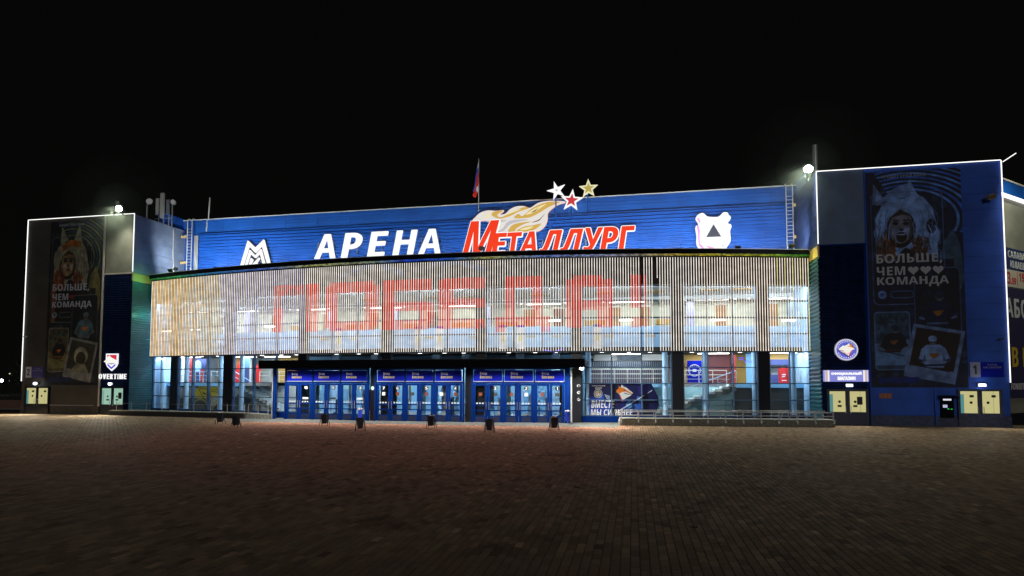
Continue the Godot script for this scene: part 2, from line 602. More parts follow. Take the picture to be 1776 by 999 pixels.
# ---------------------------------------------------------------- ground
func setting() -> void:
	var g := MB.new()
	g.quad(Vector3(-500, -0.06, 300), Vector3(500, -0.06, 300), Vector3(500, -0.06, -500), Vector3(-500, -0.06, -500))
	struct("ground", g, M("asphalt"))
	var s := MB.new()
	s.quad(Vector3(-75, -0.014, 52), Vector3(60, -0.014, 52), Vector3(60, -0.014, -3.0), Vector3(-75, -0.014, -3.0))
	var plaza := struct("plaza", s, M("joint_sand"))
	var ap := MB.new()
	ap.span(Vector3(-31.2, -0.05, -2.0), Vector3(-1.0, 0.002, 5.3))
	struct("entrance_pavement", ap, M("apron_concrete"))
	# pavers: long side towards the building, in running bond
	var w := 0.165
	var l := 0.33
	var gap := 0.013
	var pm := MB.new()
	var a := Vector3(w - gap, 0, l - gap) * 0.5
	var c := 0.007
	var top := [Vector3(-a.x + c, 0, a.z - c), Vector3(a.x - c, 0, a.z - c), Vector3(a.x - c, 0, -a.z + c), Vector3(-a.x + c, 0, -a.z + c)]
	var rim := [Vector3(-a.x, -c, a.z), Vector3(a.x, -c, a.z), Vector3(a.x, -c, -a.z), Vector3(-a.x, -c, -a.z)]
	pm.quad(top[0], top[1], top[2], top[3])
	for k in 4:
		var j := (k + 1) % 4
		pm.quad(rim[k], rim[j], top[j], top[k])
		pm.quad(rim[k] + Vector3(0, -0.02, 0), rim[j] + Vector3(0, -0.02, 0), rim[j], rim[k])
	var patch := FastNoiseLite.new()
	patch.seed = 21
	patch.frequency = 0.045
	patch.fractal_octaves = 4
	var spots := FastNoiseLite.new()
	spots.seed = 4
	spots.frequency = 0.35
	spots.fractal_octaves = 3
	var tones := [Color(0.235, 0.140, 0.098), Color(0.195, 0.105, 0.076), Color(0.265, 0.190, 0.120), Color(0.160, 0.092, 0.072), Color(0.225, 0.168, 0.115), Color(0.210, 0.118, 0.088)]
	var grain := noise_texture(256, 0.06, 0.72, 1.0, 17, 4)
	var pmats := []
	for t in tones:
		var tn: Color = t.lerp(Color(0.34, 0.25, 0.17), 0.5)
		var m := paint("paver_tone_%d" % pmats.size(), tn.r, tn.g, tn.b, 0.82)
		m.metallic_specular = 0.12
		weather(m, grain, 1.6)
		pmats.append(m)
	var field := paint("paver_field", 1, 1, 1, 0.82)
	field.vertex_color_use_as_albedo = true
	field.metallic_specular = 0.12
	weather(field, grain, 1.6)
	var meshes := []
	for m in pmats: meshes.append(make(pm, m))
	var placed := []
	var near_ones := []
	var cam := Vector3(0, 3.1, 46.26)
	var fwd := Vector3(-sin(0.1975), 0, -cos(0.1975))
	var right := Vector3(cos(0.1975), 0, -sin(0.1975))
	for i in range(-420, 300):
		var x := i * w
		for j in range(-8, 128):
			var z := j * l + (0.5 * l if i % 2 else 0.0)
			if x > -31.2 and x < -1.0 and z < 5.4: continue
			if z > 42.5: continue
			var d := Vector3(x, 0, z) - cam
			var f := d.dot(fwd)
			var r := d.dot(right)
			if f < 5.0 or absf(r) > f * 0.95 + 4.0: continue
			placed.append(Vector3(x, 0, z))
			if f > 9.0 and f < 11.5 and absf(r) < f * 0.84: near_ones.append(placed.size() - 1)
	near_ones.sort_custom(func(p, q): return (placed[p] - cam).length_squared() < (placed[q] - cam).length_squared())
	var single := {}
	for k in mini(300, near_ones.size()): single[near_ones[k]] = true
	var mm := MultiMesh.new()
	mm.transform_format = MultiMesh.TRANSFORM_3D
	mm.use_colors = true
	mm.mesh = make(pm, field)
	mm.instance_count = placed.size() - single.size()
	var at := 0
	for k in placed.size():
		var p: Vector3 = placed[k]
		var pick := rng.randi() % 6
		var pn := patch.get_noise_2d(p.x, p.z)
		var sn := spots.get_noise_2d(p.x, p.z)
		var shade: float = 1.0 + rng.randf_range(-0.26, 0.26) + 0.2 * pn
		if sn > 0.5: shade *= 0.68
		if rng.randf() < 0.03: shade *= 1.5
		if rng.randf() < 0.05: shade *= 0.6
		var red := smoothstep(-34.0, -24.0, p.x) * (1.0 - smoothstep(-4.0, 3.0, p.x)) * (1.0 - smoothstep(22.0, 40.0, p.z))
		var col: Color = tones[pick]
		col = col.lerp(Color(0.56, 0.262, 0.178), red * 0.75).lerp(Color(0.34, 0.27, 0.165), (1.0 - red) * 0.55)  # reddish pavers, tone also raised in place of light before the doors
		var tilt := Basis.from_euler(Vector3(rng.randf_range(-0.012, 0.012), rng.randf_range(-0.02, 0.02), rng.randf_range(-0.012, 0.012)))
		var xf := Transform3D(tilt, Vector3(p.x, rng.randf_range(-0.003, 0.002), p.z))
		if single.has(k):
			var o := MeshInstance3D.new()
			o.name = "paver"
			o.mesh = meshes[pick]
			o.transform = xf
			plaza.add_child(o, true)
		else:
			mm.set_instance_transform(at, xf)
			mm.set_instance_color(at, Color(col.r * shade, col.g * shade, col.b * shade))
			at += 1
	var mi := MultiMeshInstance3D.new()
	mi.name = "paver_field"
	mi.multimesh = mm
	mi.set_meta("kind", "stuff")
	plaza.add_child(mi, true)

# ---------------------------------------------------------------- towers
const TH := 18.07
func towers() -> void:
	# left tower
	var a := MB.new()
	a.span(Vector3(-55.6, 0, -14), Vector3(-44.08, TH - 0.05, -0.06))
	var lt := obj("tower", a, M("left_tower_brown"), arena)
	panels(lt, -55.65, -47.25, 0.75, TH, 8, M("left_tower_brown"), 1)
	panels(lt, -46.95, -44.05, 12.8, TH, 1, M("left_front_panel"), 1)
	var st := MB.new()
	st.span(Vector3(-47.22, 0.75, -0.02), Vector3(-47.05, TH, 0.06))
	st.span(Vector3(-46.95, 12.66, -0.02), Vector3(-44.03, 12.78, 0.07))
	obj("trim", st, M("pale_metal"), lt)
	var rb := MB.new()
	ribs(rb, Vector3(-46.95, 0, 0.0), Vector3(-44.05, 0, 0.0), 0.0, 12.62, 0.21, 0.05)
	obj("ribbed_panel", rb, M("navy_sheet"), lt)
	var ri := MB.new()
	ribs(ri, Vector3(-44.02, 0, 0.03), Vector3(-44.02, 0, -2.7), 0.0, 12.0, 0.21, 0.05)
	obj("ribbed_panel", ri, M("green_lit_sheet"), lt)
	var be := MB.new()
	be.span(Vector3(-44.08, 12.02, -2.6), Vector3(-43.98, 12.75, 0.05))
	obj("beige_strip", be, M("beige_sheet"), lt)
	for k in 5:
		var y0 := 12.78 + k * 1.06
		var p := MB.new()
		p.span(Vector3(-44.06, y0 + 0.01, -6.4), Vector3(-43.99, y0 + 1.05, 0.04))
		obj("cladding_panel", p, M("grey_panel"), lt)
	var pl := MB.new()
	pl.span(Vector3(-55.7, 0, -14), Vector3(-47.2, 0.72, 0.03))
	obj("plinth", pl, M("plinth_stone"), lt)
	var rail := MB.new()
	rail.span(Vector3(-52.4, 0.78, 0.03), Vector3(-47.6, 0.86, 0.12))
	obj("bumper_rail", rail, M("grey_metal"), lt)
	light_line(lt, Vector3(-55.66, 3.0, 0.05), Vector3(-55.66, TH + 0.02, 0.05))
	light_line(lt, Vector3(-55.66, TH + 0.06, 0.05), Vector3(-44.0, TH + 0.06, 0.05))
	light_line(lt, Vector3(-43.99, 12.85, 0.08), Vector3(-43.99, TH, 0.08))
	# right tower
	var b := MB.new()
	b.span(Vector3(13.1, 0, -14), Vector3(24.62, TH - 0.05, -0.06))
	var rt := obj("tower", b, M("right_tower_blue"), arena)
	panels(rt, 16.15, 24.66, 0.75, TH, 16, M("right_tower_blue"), 1)
	panels(rt, 13.08, 16.1, 12.8, TH, 1, M("right_front_panel"), 1)
	var ru := MB.new()
	ribs(ru, Vector3(13.08, 0, 0.0), Vector3(15.95, 0, 0.0), 0.0, 12.66, 0.21, 0.05)
	obj("ribbed_panel", ru, M("navy_sheet"), rt)
	var tr := MB.new()
	tr.span(Vector3(15.97, 0, -0.02), Vector3(16.13, 12.7, 0.07))
	tr.span(Vector3(13.05, 12.68, -0.02), Vector3(16.13, 12.79, 0.07))
	obj("trim", tr, M("door_blue"), rt)
	var rj := MB.new()
	ribs(rj, Vector3(13.04, 0, -3.2), Vector3(13.04, 0, 0.03), 0.0, 11.9, 0.3, 0.08)
	obj("ribbed_panel", rj, M("green_lit_sheet"), rt)
	var bf := MB.new()
	bf.span(Vector3(12.98, 11.95, -2.9), Vector3(13.09, 12.75, 0.05))
	obj("beige_strip", bf, M("beige_sheet"), rt)
	for k in 5:
		var y0 := 12.78 + k * 1.06
		var p := MB.new()
		p.span(Vector3(13.0, y0 + 0.01, -6.4), Vector3(13.07, y0 + 1.05, 0.04))
		obj("cladding_panel", p, M("grey_blue_panel"), rt)
	var pr := MB.new()
	pr.span(Vector3(16.0, 0, -14), Vector3(24.7, 0.72, 0.03))
	obj("plinth", pr, M("plinth_blue"), rt)
	light_line(rt, Vector3(13.02, 12.85, 0.08), Vector3(13.02, TH, 0.08))
	light_line(rt, Vector3(13.0, TH + 0.06, 0.05), Vector3(24.66, TH + 0.06, 0.05))
	light_line(rt, Vector3(24.68, 3.0, 0.06), Vector3(24.68, TH + 0.02, 0.06))
	light_line(rt, Vector3(24.75, TH - 0.1, 0.1), Vector3(25.35, TH + 0.32, 0.5))
	# downpipe and grille on the right tower
	var dp := MB.new()
	dp.cyl(Vector3(20.15, 0.1, 0.12), Vector3(20.15, 2.5, 0.12), 0.05, 0.05, 8)
	obj("downpipe", dp, M("right_tower_blue"), rt)
	# doors
	tower_door(lt, -54.95, -52.5, 2.42, true)
	tower_door(lt, -46.75, -44.45, 2.42, false)
	tower_door(rt, 13.45, 15.85, 2.42, true)
	tower_door(rt, 21.6, 24.0, 2.46, true)

func panels(parent: Node, x0: float, x1: float, y0: float, y1: float, rows: int, m: Material, cols: int) -> void:
	for r in rows:
		for c in cols:
			var p := MB.new()
			var ya := lerpf(y0, y1, float(r) / rows)
			var yb := lerpf(y0, y1, float(r + 1) / rows)
			var xa := lerpf(x0, x1, float(c) / cols)
			var xb := lerpf(x0, x1, float(c + 1) / cols)
			p.span(Vector3(xa + 0.006, ya + 0.006, -0.05), Vector3(xb - 0.006, yb - 0.006, 0.0))
			obj("cladding_panel", p, m, parent)

func light_line(parent: Node, a: Vector3, b: Vector3) -> void:
	var d := b - a
	var bz := Basis.looking_at(d.normalized(), Vector3.BACK if absf(d.normalized().y) > 0.5 else Vector3.UP)
	var m := MB.new()
	m.box((a + b) * 0.5, Vector3(0.05, 0.05, d.length()), bz)
	obj("light_line", m, M("light_line"), parent)

func tower_door(parent: Node3D, x0: float, x1: float, top: float, warm: bool) -> void:
	# a recessed double door with two lit windows, the lobby wall behind it
	var f := MB.new()
	f.span(Vector3(x0 - 0.12, 0.02, 0.02), Vector3(x0, top + 0.1, 0.2))
	f.span(Vector3(x1, 0.02, 0.02), Vector3(x1 + 0.12, top + 0.1, 0.2))
	f.span(Vector3(x0, top, 0.02), Vector3(x1, top + 0.1, 0.2))
	var xm := (x0 + x1) * 0.5
	f.span(Vector3(x0, 0.02, 0.1), Vector3(x1, 0.92, 0.17))
	f.span(Vector3(xm - 0.1, 0.92, 0.1), Vector3(xm + 0.1, top, 0.17))
	var lobby := "lit_lobby_warm" if warm else "lit_lobby_green"
	if warm: glow(lobby, 0.56, 0.52, 0.24, 0.92)
	else: glow(lobby, 0.33, 0.56, 0.44, 0.9)
	var door := obj("door", f, M("door_dark") if x0 > 0.0 and x0 < 20.0 else M("plinth_blue") if x0 > 0.0 else M("pier_black"), parent)
	for s in 2:
		var w := MB.new()
		var a := x0 if s == 0 else xm + 0.1
		var b := xm - 0.1 if s == 0 else x1
		w.span(Vector3(a + 0.02, 0.94, 0.09), Vector3(b - 0.02, top - 0.02, 0.11))
		obj("lit_window", w, M(lobby), door)
		# what shows through the window: inner door and darker wall strip, lobby light painted in
		var inner := MB.new()
		if s == 0:
			inner.span(Vector3(a + 0.02, 0.94, 0.1105), Vector3(a + 0.26, top - 0.25, 0.114))
			obj("inner_door", inner, glow("inner_teal", 0.10, 0.30, 0.30, 0.8) if warm else glow("inner_mint", 0.24, 0.44, 0.36, 0.85), door)
		else:
			inner.span(Vector3(b - 0.4, 0.94, 0.1105), Vector3(b - 0.37, top - 0.02, 0.113))
			obj("wall_corner", inner, glow("inner_corner", 0.40, 0.37, 0.17, 0.8), door)
		var gap := MB.new()
		gap.span(Vector3(a + 0.02, 0.94, 0.112), Vector3(a + 0.045, top - 0.02, 0.13))
		gap.span(Vector3(b - 0.045, 0.94, 0.112), Vector3(b - 0.02, top - 0.02, 0.13))
		gap.span(Vector3(a + 0.02, top - 0.05, 0.112), Vector3(b - 0.02, top - 0.02, 0.13))
		obj("window_frame", gap, M("dark_metal"), door)
		var st := MB.new()
		var sx := lerpf(a, b, 0.62 if s == 0 else 0.35)
		st.cyl(Vector3(sx, 1.65, 0.108), Vector3(sx, 1.65, 0.122), 0.09, 0.09, 12)
		obj("sticker", st, M("dark_metal"), door)
		var s2 := MB.new()
		if x0 < 20.0 and x0 > -50.0:
			s2.span(Vector3(sx - 0.13, 1.28, 0.108), Vector3(sx + 0.13, 1.42, 0.122))
		else:
			s2.span(Vector3(b - 0.5, 2.0, 0.108), Vector3(b - 0.25, 2.16, 0.122))
		obj("notice", s2, M("dark_metal"), door)
		if s == 1 and x0 < 20.0 and x0 > -50.0:
			var s3 := MB.new()
			s3.span(Vector3(a + 0.5, 1.45, 0.108), Vector3(a + 0.85, 2.0, 0.122))
			obj("notice", s3, M("dark_metal"), door)
	for sx in [-0.16, 0.16]:
		var h := MB.new()
		h.tube([Vector3(xm + sx, 0.85, 0.17), Vector3(xm + sx, 0.85, 0.26), Vector3(xm + sx, 1.35, 0.26), Vector3(xm + sx, 1.35, 0.17)], 0.018)
		obj("handle", h, M("grey_metal"), door)

# ---------------------------------------------------------------- the hall behind, above the bowed front
func hall() -> void:
	var c := MB.new()
	c.span(Vector3(-44.0, 12.6, -6.305), Vector3(13.05, 17.15, -6.25))
	var hw := obj("hall_wall", c, M("blue_upper"), arena)
	var xs := [-42.2]
	while xs[-1] < 12.4: xs.append(minf(xs[-1] + 3.3, 12.6))
	for i in xs.size() - 1:
		var m := MB.new()
		ribs(m, Vector3(xs[i] + 0.012, 0, -6.1), Vector3(xs[i + 1] - 0.012, 0, -6.1), 12.7, 17.6, 0.3, 0.14)
		m.span(Vector3(xs[i] + 0.012, 12.7, -6.2), Vector3(xs[i + 1] - 0.012, 17.6, -6.115))
		obj("ribbed_panel", m, M("blue_sheet"), hw)
	var cap := MB.new()
	cap.span(Vector3(-42.25, 17.6, -6.35), Vector3(12.65, 17.66, -6.05))
	obj("parapet_trim", cap, M("blue_sheet"), hw)
	var pipe := MB.new()
	for k in 3: pipe.cyl(Vector3(-42.75 + k * 0.16, 12.7, -6.1), Vector3(-42.75 + k * 0.16, 17.5, -6.1), 0.05, 0.05, 8)
	obj("downpipe", pipe, M("pale_metal"), hw)
	var d := MB.new()
	d.span(Vector3(-47.0, 12.6, -45), Vector3(16.0, 18.95, -6.31))
	var uw := obj("upper_wall", d, M("blue_upper"), arena)
	var x := -46.5
	while x < 15.0:
		var m := MB.new()
		ribs(m, Vector3(x + 0.012, 0, -6.24), Vector3(x + 3.38, 0, -6.24), 17.2, 18.75, 0.3, 0.006)
		m.span(Vector3(x + 0.012, 17.2, -6.30), Vector3(x + 3.38, 18.75, -6.25))
		obj("ribbed_panel", m, M("blue_upper"), uw)
		x += 3.4
	var e := MB.new()
	e.span(Vector3(-47.0, 18.75, -6.5), Vector3(16.0, 19.06, -6.16))
	obj("roof_edge", e, M("blue_upper"), uw)
	var t := MB.new()
	t.span(Vector3(-47.0, 19.06, -6.6), Vector3(16.0, 19.14, -6.13))
	obj("roof_trim", t, M("roof_trim"), uw)
	# louvred blue screen on the left tower roof
	var lo := MB.new()
	for k in 7:
		lo.box(Vector3(-44.25, TH + 0.1 + k * 0.17, -5.2), Vector3(0.08, 0.14, 4.2))
	for k in 3:
		lo.box(Vector3(-44.32, TH + 0.55, -3.3 - k * 1.9), Vector3(0.06, 1.25, 0.08))
	obj("roof_louvre", lo, M("blue_sheet"), arena)
	var lr := MB.new()
	for k in 7:
		lr.box(Vector3(13.25, TH + 0.1 + k * 0.17, -5.2), Vector3(0.08, 0.14, 4.2))
	for k in 3:
		lr.box(Vector3(13.32, TH + 0.55, -3.3 - k * 1.9), Vector3(0.06, 1.25, 0.08))
	obj("roof_louvre", lr, M("blue_sheet"), arena)

# ---------------------------------------------------------------- glazed front
func bowed_front() -> void:
	var XA := -44.0
	var XB := 13.05
	var cap := MB.new()
	band(cap, XA - 0.3, XB + 0.25, 0.15, 12.5, 12.84, 0.5)
	obj("canopy_edge", cap, M("black_metal"), arena)
	var lip := MB.new()
	band(lip, XA - 0.3, XB + 0.25, 0.17, 12.84, 12.875, 0.3)
	obj("edge_trim", lip, M("pale_metal"), arena)
	var roof := MB.new()
	deck(roof, XA, XB, 0.0, -6.3, 12.52, 12.7)
	obj("canopy_roof", roof, M("roof_dark"), arena)
	var sof := MB.new()
	band(sof, XA, XB, -0.55, 10.35, 12.5, 0.15)
	obj("upper_fascia", sof, M("brown_soffit"), arena)
	for p in PIERS:
		var m := MB.new()
		band(m, p[0], p[1], -0.5, 0.0, 10.4, 0.5)
		obj("pier", m, M("pier_black"), arena)
	var edges := [XA]
	for p in PIERS:
		edges.append(p[0]); edges.append(p[1])
	edges.append(XB)
	for k in edges.size() / 2:
		var x0: float = edges[k * 2]
		var x1: float = edges[k * 2 + 1]
		var parts := 1 if x1 - x0 < 2.8 else 2 if x1 - x0 < 4.0 else 3
		var low := 0 if x1 < -27.0 or x0 > -4.0 else 4
		var bay := Node3D.new()
		bay.name = "glazing_bay"
		arena.add_child(bay, true)
		for r in range(low, ROWS.size()):
			var fr := MB.new()
			band(fr, x0, x1, -0.66, ROWS[r] - 0.035, ROWS[r] + 0.035, 0.12, 2.5)
			obj("transom", fr, M("mullion_blue"), bay)
		for c in parts + 1:
			var x := lerpf(x0, x1, float(c) / parts)
			x = clampf(x, x0 + 0.05, x1 - 0.05)
			var mu := MB.new()
			mu.span(Vector3(x - 0.035, ROWS[low], front(x) - 0.95), Vector3(x + 0.035, 10.3, front(x) - 0.62))
			obj("mullion", mu, M("mullion_blue"), bay)
		for c in parts:
			for r in range(low, ROWS.size() - 1):
				var pa := MB.new()
				var xa := lerpf(x0, x1, float(c) / parts)
				var xb := lerpf(x0, x1, float(c + 1) / parts)
				pa.quad(Vector3(xa, ROWS[r], front(xa) - 0.7), Vector3(xb, ROWS[r], front(xb) - 0.7), Vector3(xb, ROWS[r + 1], front(xb) - 0.7), Vector3(xa, ROWS[r + 1], front(xa) - 0.7))
				obj("pane", pa, M("glass"), bay)
		if low == 0:
			var sill := MB.new()
			band(sill, x0, x1, -0.55, 0.0, 0.46, 0.4)
			obj("sill", sill, M("door_blue"), bay)

# ---------------------------------------------------------------- rooms behind the glass
func interior() -> void:
	var XA := -43.9
	var XB := 12.95
	var cool := lin(0.80, 0.93, 1.0)
	var warm := lin(1.0, 0.93, 0.78)
	# upper foyer
	var uf := MB.new()
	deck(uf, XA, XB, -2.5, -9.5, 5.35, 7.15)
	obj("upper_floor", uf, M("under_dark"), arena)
	var sp := MB.new()
	band(sp, XA, XB, -2.4, 5.72, 7.35, 0.05)
	obj("spandrel", sp, M("spandrel_blue"), arena)
	var ce := MB.new()
	deck(ce, XA, XB, -0.72, -9.5, 10.32, 10.5)
	obj("ceiling", ce, M("pale_wall"), arena)
	var drop := MB.new()
	drop.span(Vector3(XA, 9.95, -9.4), Vector3(XB, 10.3, -6.6))
	obj("lowered_ceiling", drop, M("pale_wall"), arena)
	var bw := MB.new()
	bw.span(Vector3(XA, 5.0, -9.7), Vector3(XB, 10.4, -9.4))
	var wall := obj("back_wall", bw, M("cream_wall"), arena)
	var brown := [[-30.5, -29.56], [-25.54, -24.45], [-9.98, -8.94], [-2.12, -1.09], [0.56, 1.57], [7.18, 8.1], [11.6, 12.3], [-36.2, -35.2]]
	var red := [[-19.51, -18.45], [-7.25, -6.18]]
	for set in [[brown, "brown_door"], [red, "red_brown_door"]]:
		for d in set[0]:
			var m := MB.new()
			m.span(Vector3(d[0], 7.15, -9.4), Vector3(d[1], 9.75, -9.33))
			m.span(Vector3(d[0] + 0.48, 8.1, -9.33), Vector3(d[0] + 0.53, 9.6, -9.32))
			var dr := obj("interior_door", m, M(set[1]), wall)
			var t := MB.new()
			t.span(Vector3(d[0] - 0.08, 9.75, -9.4), Vector3(d[1] + 0.08, 9.9, -9.28))
			obj("lintel", t, M("white_paint"), wall)
	# columns of the upper foyer and wall screens between the door pairs
	for x in [-38.0, -29.0, -22.3, -13.2, -4.9, 4.9, 10.6]:
		var m := MB.new()
		m.span(Vector3(x - 0.3, 7.15, -8.6), Vector3(x + 0.3, 9.95, -8.0))
		obj("upper_column", m, paint("lilac_wall", 0.34, 0.38, 0.62, 0.6), arena)
	var bench := MB.new()
	for x in [-33.0, -27.0, -21.0, -16.0, -11.5, -3.4, 3.0]:
		bench.span(Vector3(x - 0.9, 8.15, -9.38), Vector3(x + 0.9, 8.6, -9.1))
	obj("wall_counter", bench, M("ochre_wall"), arena)
	# vents in the ceiling, small white info pillars on the spandrel
	for x in [-28.2, -23.4, -17.4, -14.0, -7.8, -2.2, 1.8, 6.0, 8.4]:
		var m := MB.new()
		m.span(Vector3(x - 0.7, 10.27, -4.2), Vector3(x + 0.7, 10.31, -3.4))
		obj("ceiling_vent", m, M("ochre_wall"), arena)
	for x in [-24.6, -17.4, -15.6, -10.4, -9.0, -3.0]:
		var m := MB.new()
		band(m, x, x + 0.62, -2.3, 5.6, 7.3, 0.06)
		var o := obj("info_panel", m, M("white_paint"), arena)
		var t := MB.new()
		band(t, x, x + 0.62, -2.28, 7.3, 7.47, 0.06)
		obj("blue_header", t, M("sign_blue"), o)
		var q := MB.new()
		band(q, x + 0.22, x + 0.4, -2.28, 6.2, 6.8, 0.01)
		obj("yellow_mark", q, M("sign_yellow"), o)
	for x in [-26.0, -23.2, -16.5, -12.8, -8.2, -6.2, -2.2, 1.0]:
		var m := MB.new()
		for k in 4: band(m, x + k * 0.19, x + k * 0.19 + 0.12, -2.38, 6.5, 6.66, 0.01)
		obj("row_number", m, M("ochre_wall"), arena)
	var li := 0
	for x in [-42.6, -37.8, -30.5, -22.8, -15.2, -7.8, -0.5, 6.4, 11.5]:
		var m := MB.new()
		m.span(Vector3(x - 1.5, 9.9, -7.2), Vector3(x + 1.5, 9.95, -7.0))
		var l := obj("ceiling_lamp", m, M("lamp_white"), arena)
		area_light(l, Vector3(x, 9.87, -7.1), Vector3(0, -1, -0.75).normalized(), Vector2(4.6, 0.3), 7.5, warm)
		area_light(l, Vector3(x, 10.2, front(x) - 1.3), Vector3(0, -1, -0.45).normalized(), Vector2(4.6, 0.5), 36.0, cool)  # second panel is an unseen strip added to brighten the spandrel
		for s in [-2.0, 0.0, 2.0]:
			var dl := MB.new()
			dl.cyl(Vector3(x + s, 9.94, -6.75), Vector3(x + s, 9.97, -6.75), 0.09, 0.09, 8)
			obj("downlight", dl, M("lamp_white"), l)
		var sl := MB.new()
		for s in [-1.9, 0.2, 1.8]:
			sl.box(Vector3(x + s, 5.33, front(x + s) - 2.8), Vector3(0.3, 0.05, 0.12))
		obj("soffit_lamp", sl, M("lamp_white"), l)
		li += 1
	# linear pendants hanging in the gap behind the glass
	for x in [-42.7, -38.9, -30.4, -5.85, -0.5, 6.35, 11.6]:
		var m := MB.new()
		m.box(Vector3(x, 7.68, front(x) - 1.1), Vector3(0.95, 0.1, 0.12))
		var l := obj("pendant_lamp", m, M("lamp_white"), arena)
		var w := MB.new()
		for s in [-0.4, 0.4]:
			w.cyl(Vector3(x + s, 7.73, front(x) - 1.1), Vector3(x + s, 10.3, front(x) - 1.1), 0.008, 0.008, 4, false)
		obj("wire", w, M("grey_metal"), l)
	# raised foyer
	var ff := MB.new()
	deck(ff, XA, -31.0, -2.3, -9.5, 2.6, 2.85)
	deck(ff, -3.7, 2.8, -2.3, -9.5, 2.6, 2.85)
	deck(ff, 2.8, 7.6, -4.6, -9.5, 2.6, 2.85)
	deck(ff, 7.6, XB, -2.3, -9.5, 2.6, 2.85)
	obj("foyer_floor", ff, M("floor_grey"), arena)
	var edge := MB.new()
	band(edge, XA, -34.4, -2.26, 2.56, 2.9, 0.04)
	band(edge, -3.7, 2.8, -2.26, 2.56, 2.9, 0.04)
	band(edge, 7.6, XB, -2.26, 2.56, 2.9, 0.04)
	obj("floor_edge", edge, M("cyan_wall"), arena)
	var fw := MB.new()
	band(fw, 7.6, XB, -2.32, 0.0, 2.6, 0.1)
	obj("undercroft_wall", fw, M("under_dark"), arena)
	var bl := MB.new()
	bl.span(Vector3(XA, 2.8, -9.0), Vector3(-29.0, 5.4, -8.7))
	bl.span(Vector3(-4.2, 2.8, -9.0), Vector3(XB, 5.4, -8.7))
	obj("foyer_wall", bl, M("pale_wall"), arena)
	var gf := MB.new()
	deck(gf, XA, XB, -0.75, -9.5, 0.02, 0.3)
	obj("ground_floor", gf, M("floor_grey"), arena)
	# side walls closing the rooms
	var sw := MB.new()
	sw.span(Vector3(-44.0, 0.3, -9.6), Vector3(-43.9, 10.4, -2.8))
	sw.span(Vector3(12.95, 0.3, -9.6), Vector3(13.05, 10.4, -2.8))
	obj("side_wall", sw, M("spandrel_blue"), arena)
	for x in [-42.4, -36.3, -32.8, -0.6, 6.4, 11.5]:
		var m := MB.new()
		m.box(Vector3(x, 5.31, -5.2), Vector3(2.4, 0.05, 0.5))
		var l := obj("ceiling_lamp", m, M("lamp_white"), arena)
		area_light(l, Vector3(x, 5.26, -5.2), Vector3(0, -1, 0.0), Vector2(3.6, 1.2), 11.0, cool)
		area_light(l, Vector3(x, 5.22, front(x) - 1.6), Vector3(0, -1, -0.5).normalized(), Vector2(3.6, 0.5), 12.0, cool)
	# round light columns just inside the glass
	for x in [-43.4, -40.1, -35.9, -33.45, -3.35, 2.35, 5.3, 9.0, 11.9]:
		var m := MB.new()
		m.cyl(Vector3(x, 0.3, front(x) - 1.35), Vector3(x, 5.35, front(x) - 1.35), 0.2, 0.2, 14)
		obj("light_column", m, M("spandrel_blue"), arena)
	paint("muted_blue", 0.05, 0.08, 0.26, 0.6)
	paint("muted_red", 0.34, 0.03, 0.03, 0.6)
	paint("muted_ochre", 0.40, 0.25, 0.06, 0.6)
	# coloured foyer walls and panels: [x0, x1, y0, y1, z, paint]
	for w in [[-43.4, -42.6, 2.85, 5.3, -5.6, "pale_wall"], [-42.55, -42.1, 2.85, 5.3, -5.4, "muted_red"], [-42.0, -40.9, 2.85, 5.2, -5.9, "muted_blue"], [-41.0, -40.6, 2.85, 4.2, -5.2, "muted_red"],
			[-40.2, -37.6, 2.85, 5.3, -6.6, "muted_ochre"], [-38.2, -37.6, 2.85, 5.3, -6.3, "brown_door"], [-37.5, -36.4, 2.85, 5.3, -6.5, "pale_wall"], [-36.3, -35.6, 2.85, 4.3, -5.0, "muted_blue"], [-36.3, -35.6, 4.3, 5.3, -5.0, "cyan_wall"],
			[-34.0, -31.4, 2.85, 5.3, -7.2, "muted_ochre"], [-31.3, -30.4, 3.4, 4.9, -7.1, "pale_wall"], [-31.9, -31.4, 2.85, 4.6, -6.9, "maroon"],
			[-3.6, 2.8, 4.25, 5.0, -5.6, "under_dark"], [-3.6, 2.8, 2.85, 4.1, -5.7, "maroon"],
			[3.7, 5.7, 2.85, 5.3, -6.6, "muted_ochre"], [5.7, 8.0, 2.85, 5.3, -6.9, "maroon"], [8.0, 8.25, 2.85, 5.3, -5.9, "muted_red"], [8.3, 9.4, 2.85, 5.3, -7.2, "muted_ochre"], [9.0, 9.75, 2.9, 5.3, -5.7, "cyan_wall"],
			[9.9, 12.9, 4.4, 4.85, -6.4, "muted_blue"], [9.9, 12.9, 4.85, 5.3, -6.4, "muted_ochre"], [10.0, 11.5, 2.85, 3.6, -6.0, "muted_blue"]]:
		var m := MB.new()
		m.span(Vector3(w[0], w[2], w[4] - 0.06), Vector3(w[1], w[3], w[4]))
		obj("wall_panel", m, M(w[5]), arena)
	var arch := MB.new()
	var ap := PackedVector2Array()
	for i in 13: ap.append(Vector2(-41.45 + cos(PI * i / 12) * 0.42, 4.5 + sin(PI * i / 12) * 0.5))
	ap.append(Vector2(-41.87, 3.0)); ap.append(Vector2(-41.75, 3.0)); ap.append(Vector2(-41.7, 3.9)); ap.append(Vector2(-41.2, 3.9)); ap.append(Vector2(-41.15, 3.0)); ap.append(Vector2(-41.03, 3.0))
	arch.prism(ap, -5.4, -5.3)
	obj("arched_panel", arch, M("spandrel_blue"), arena)
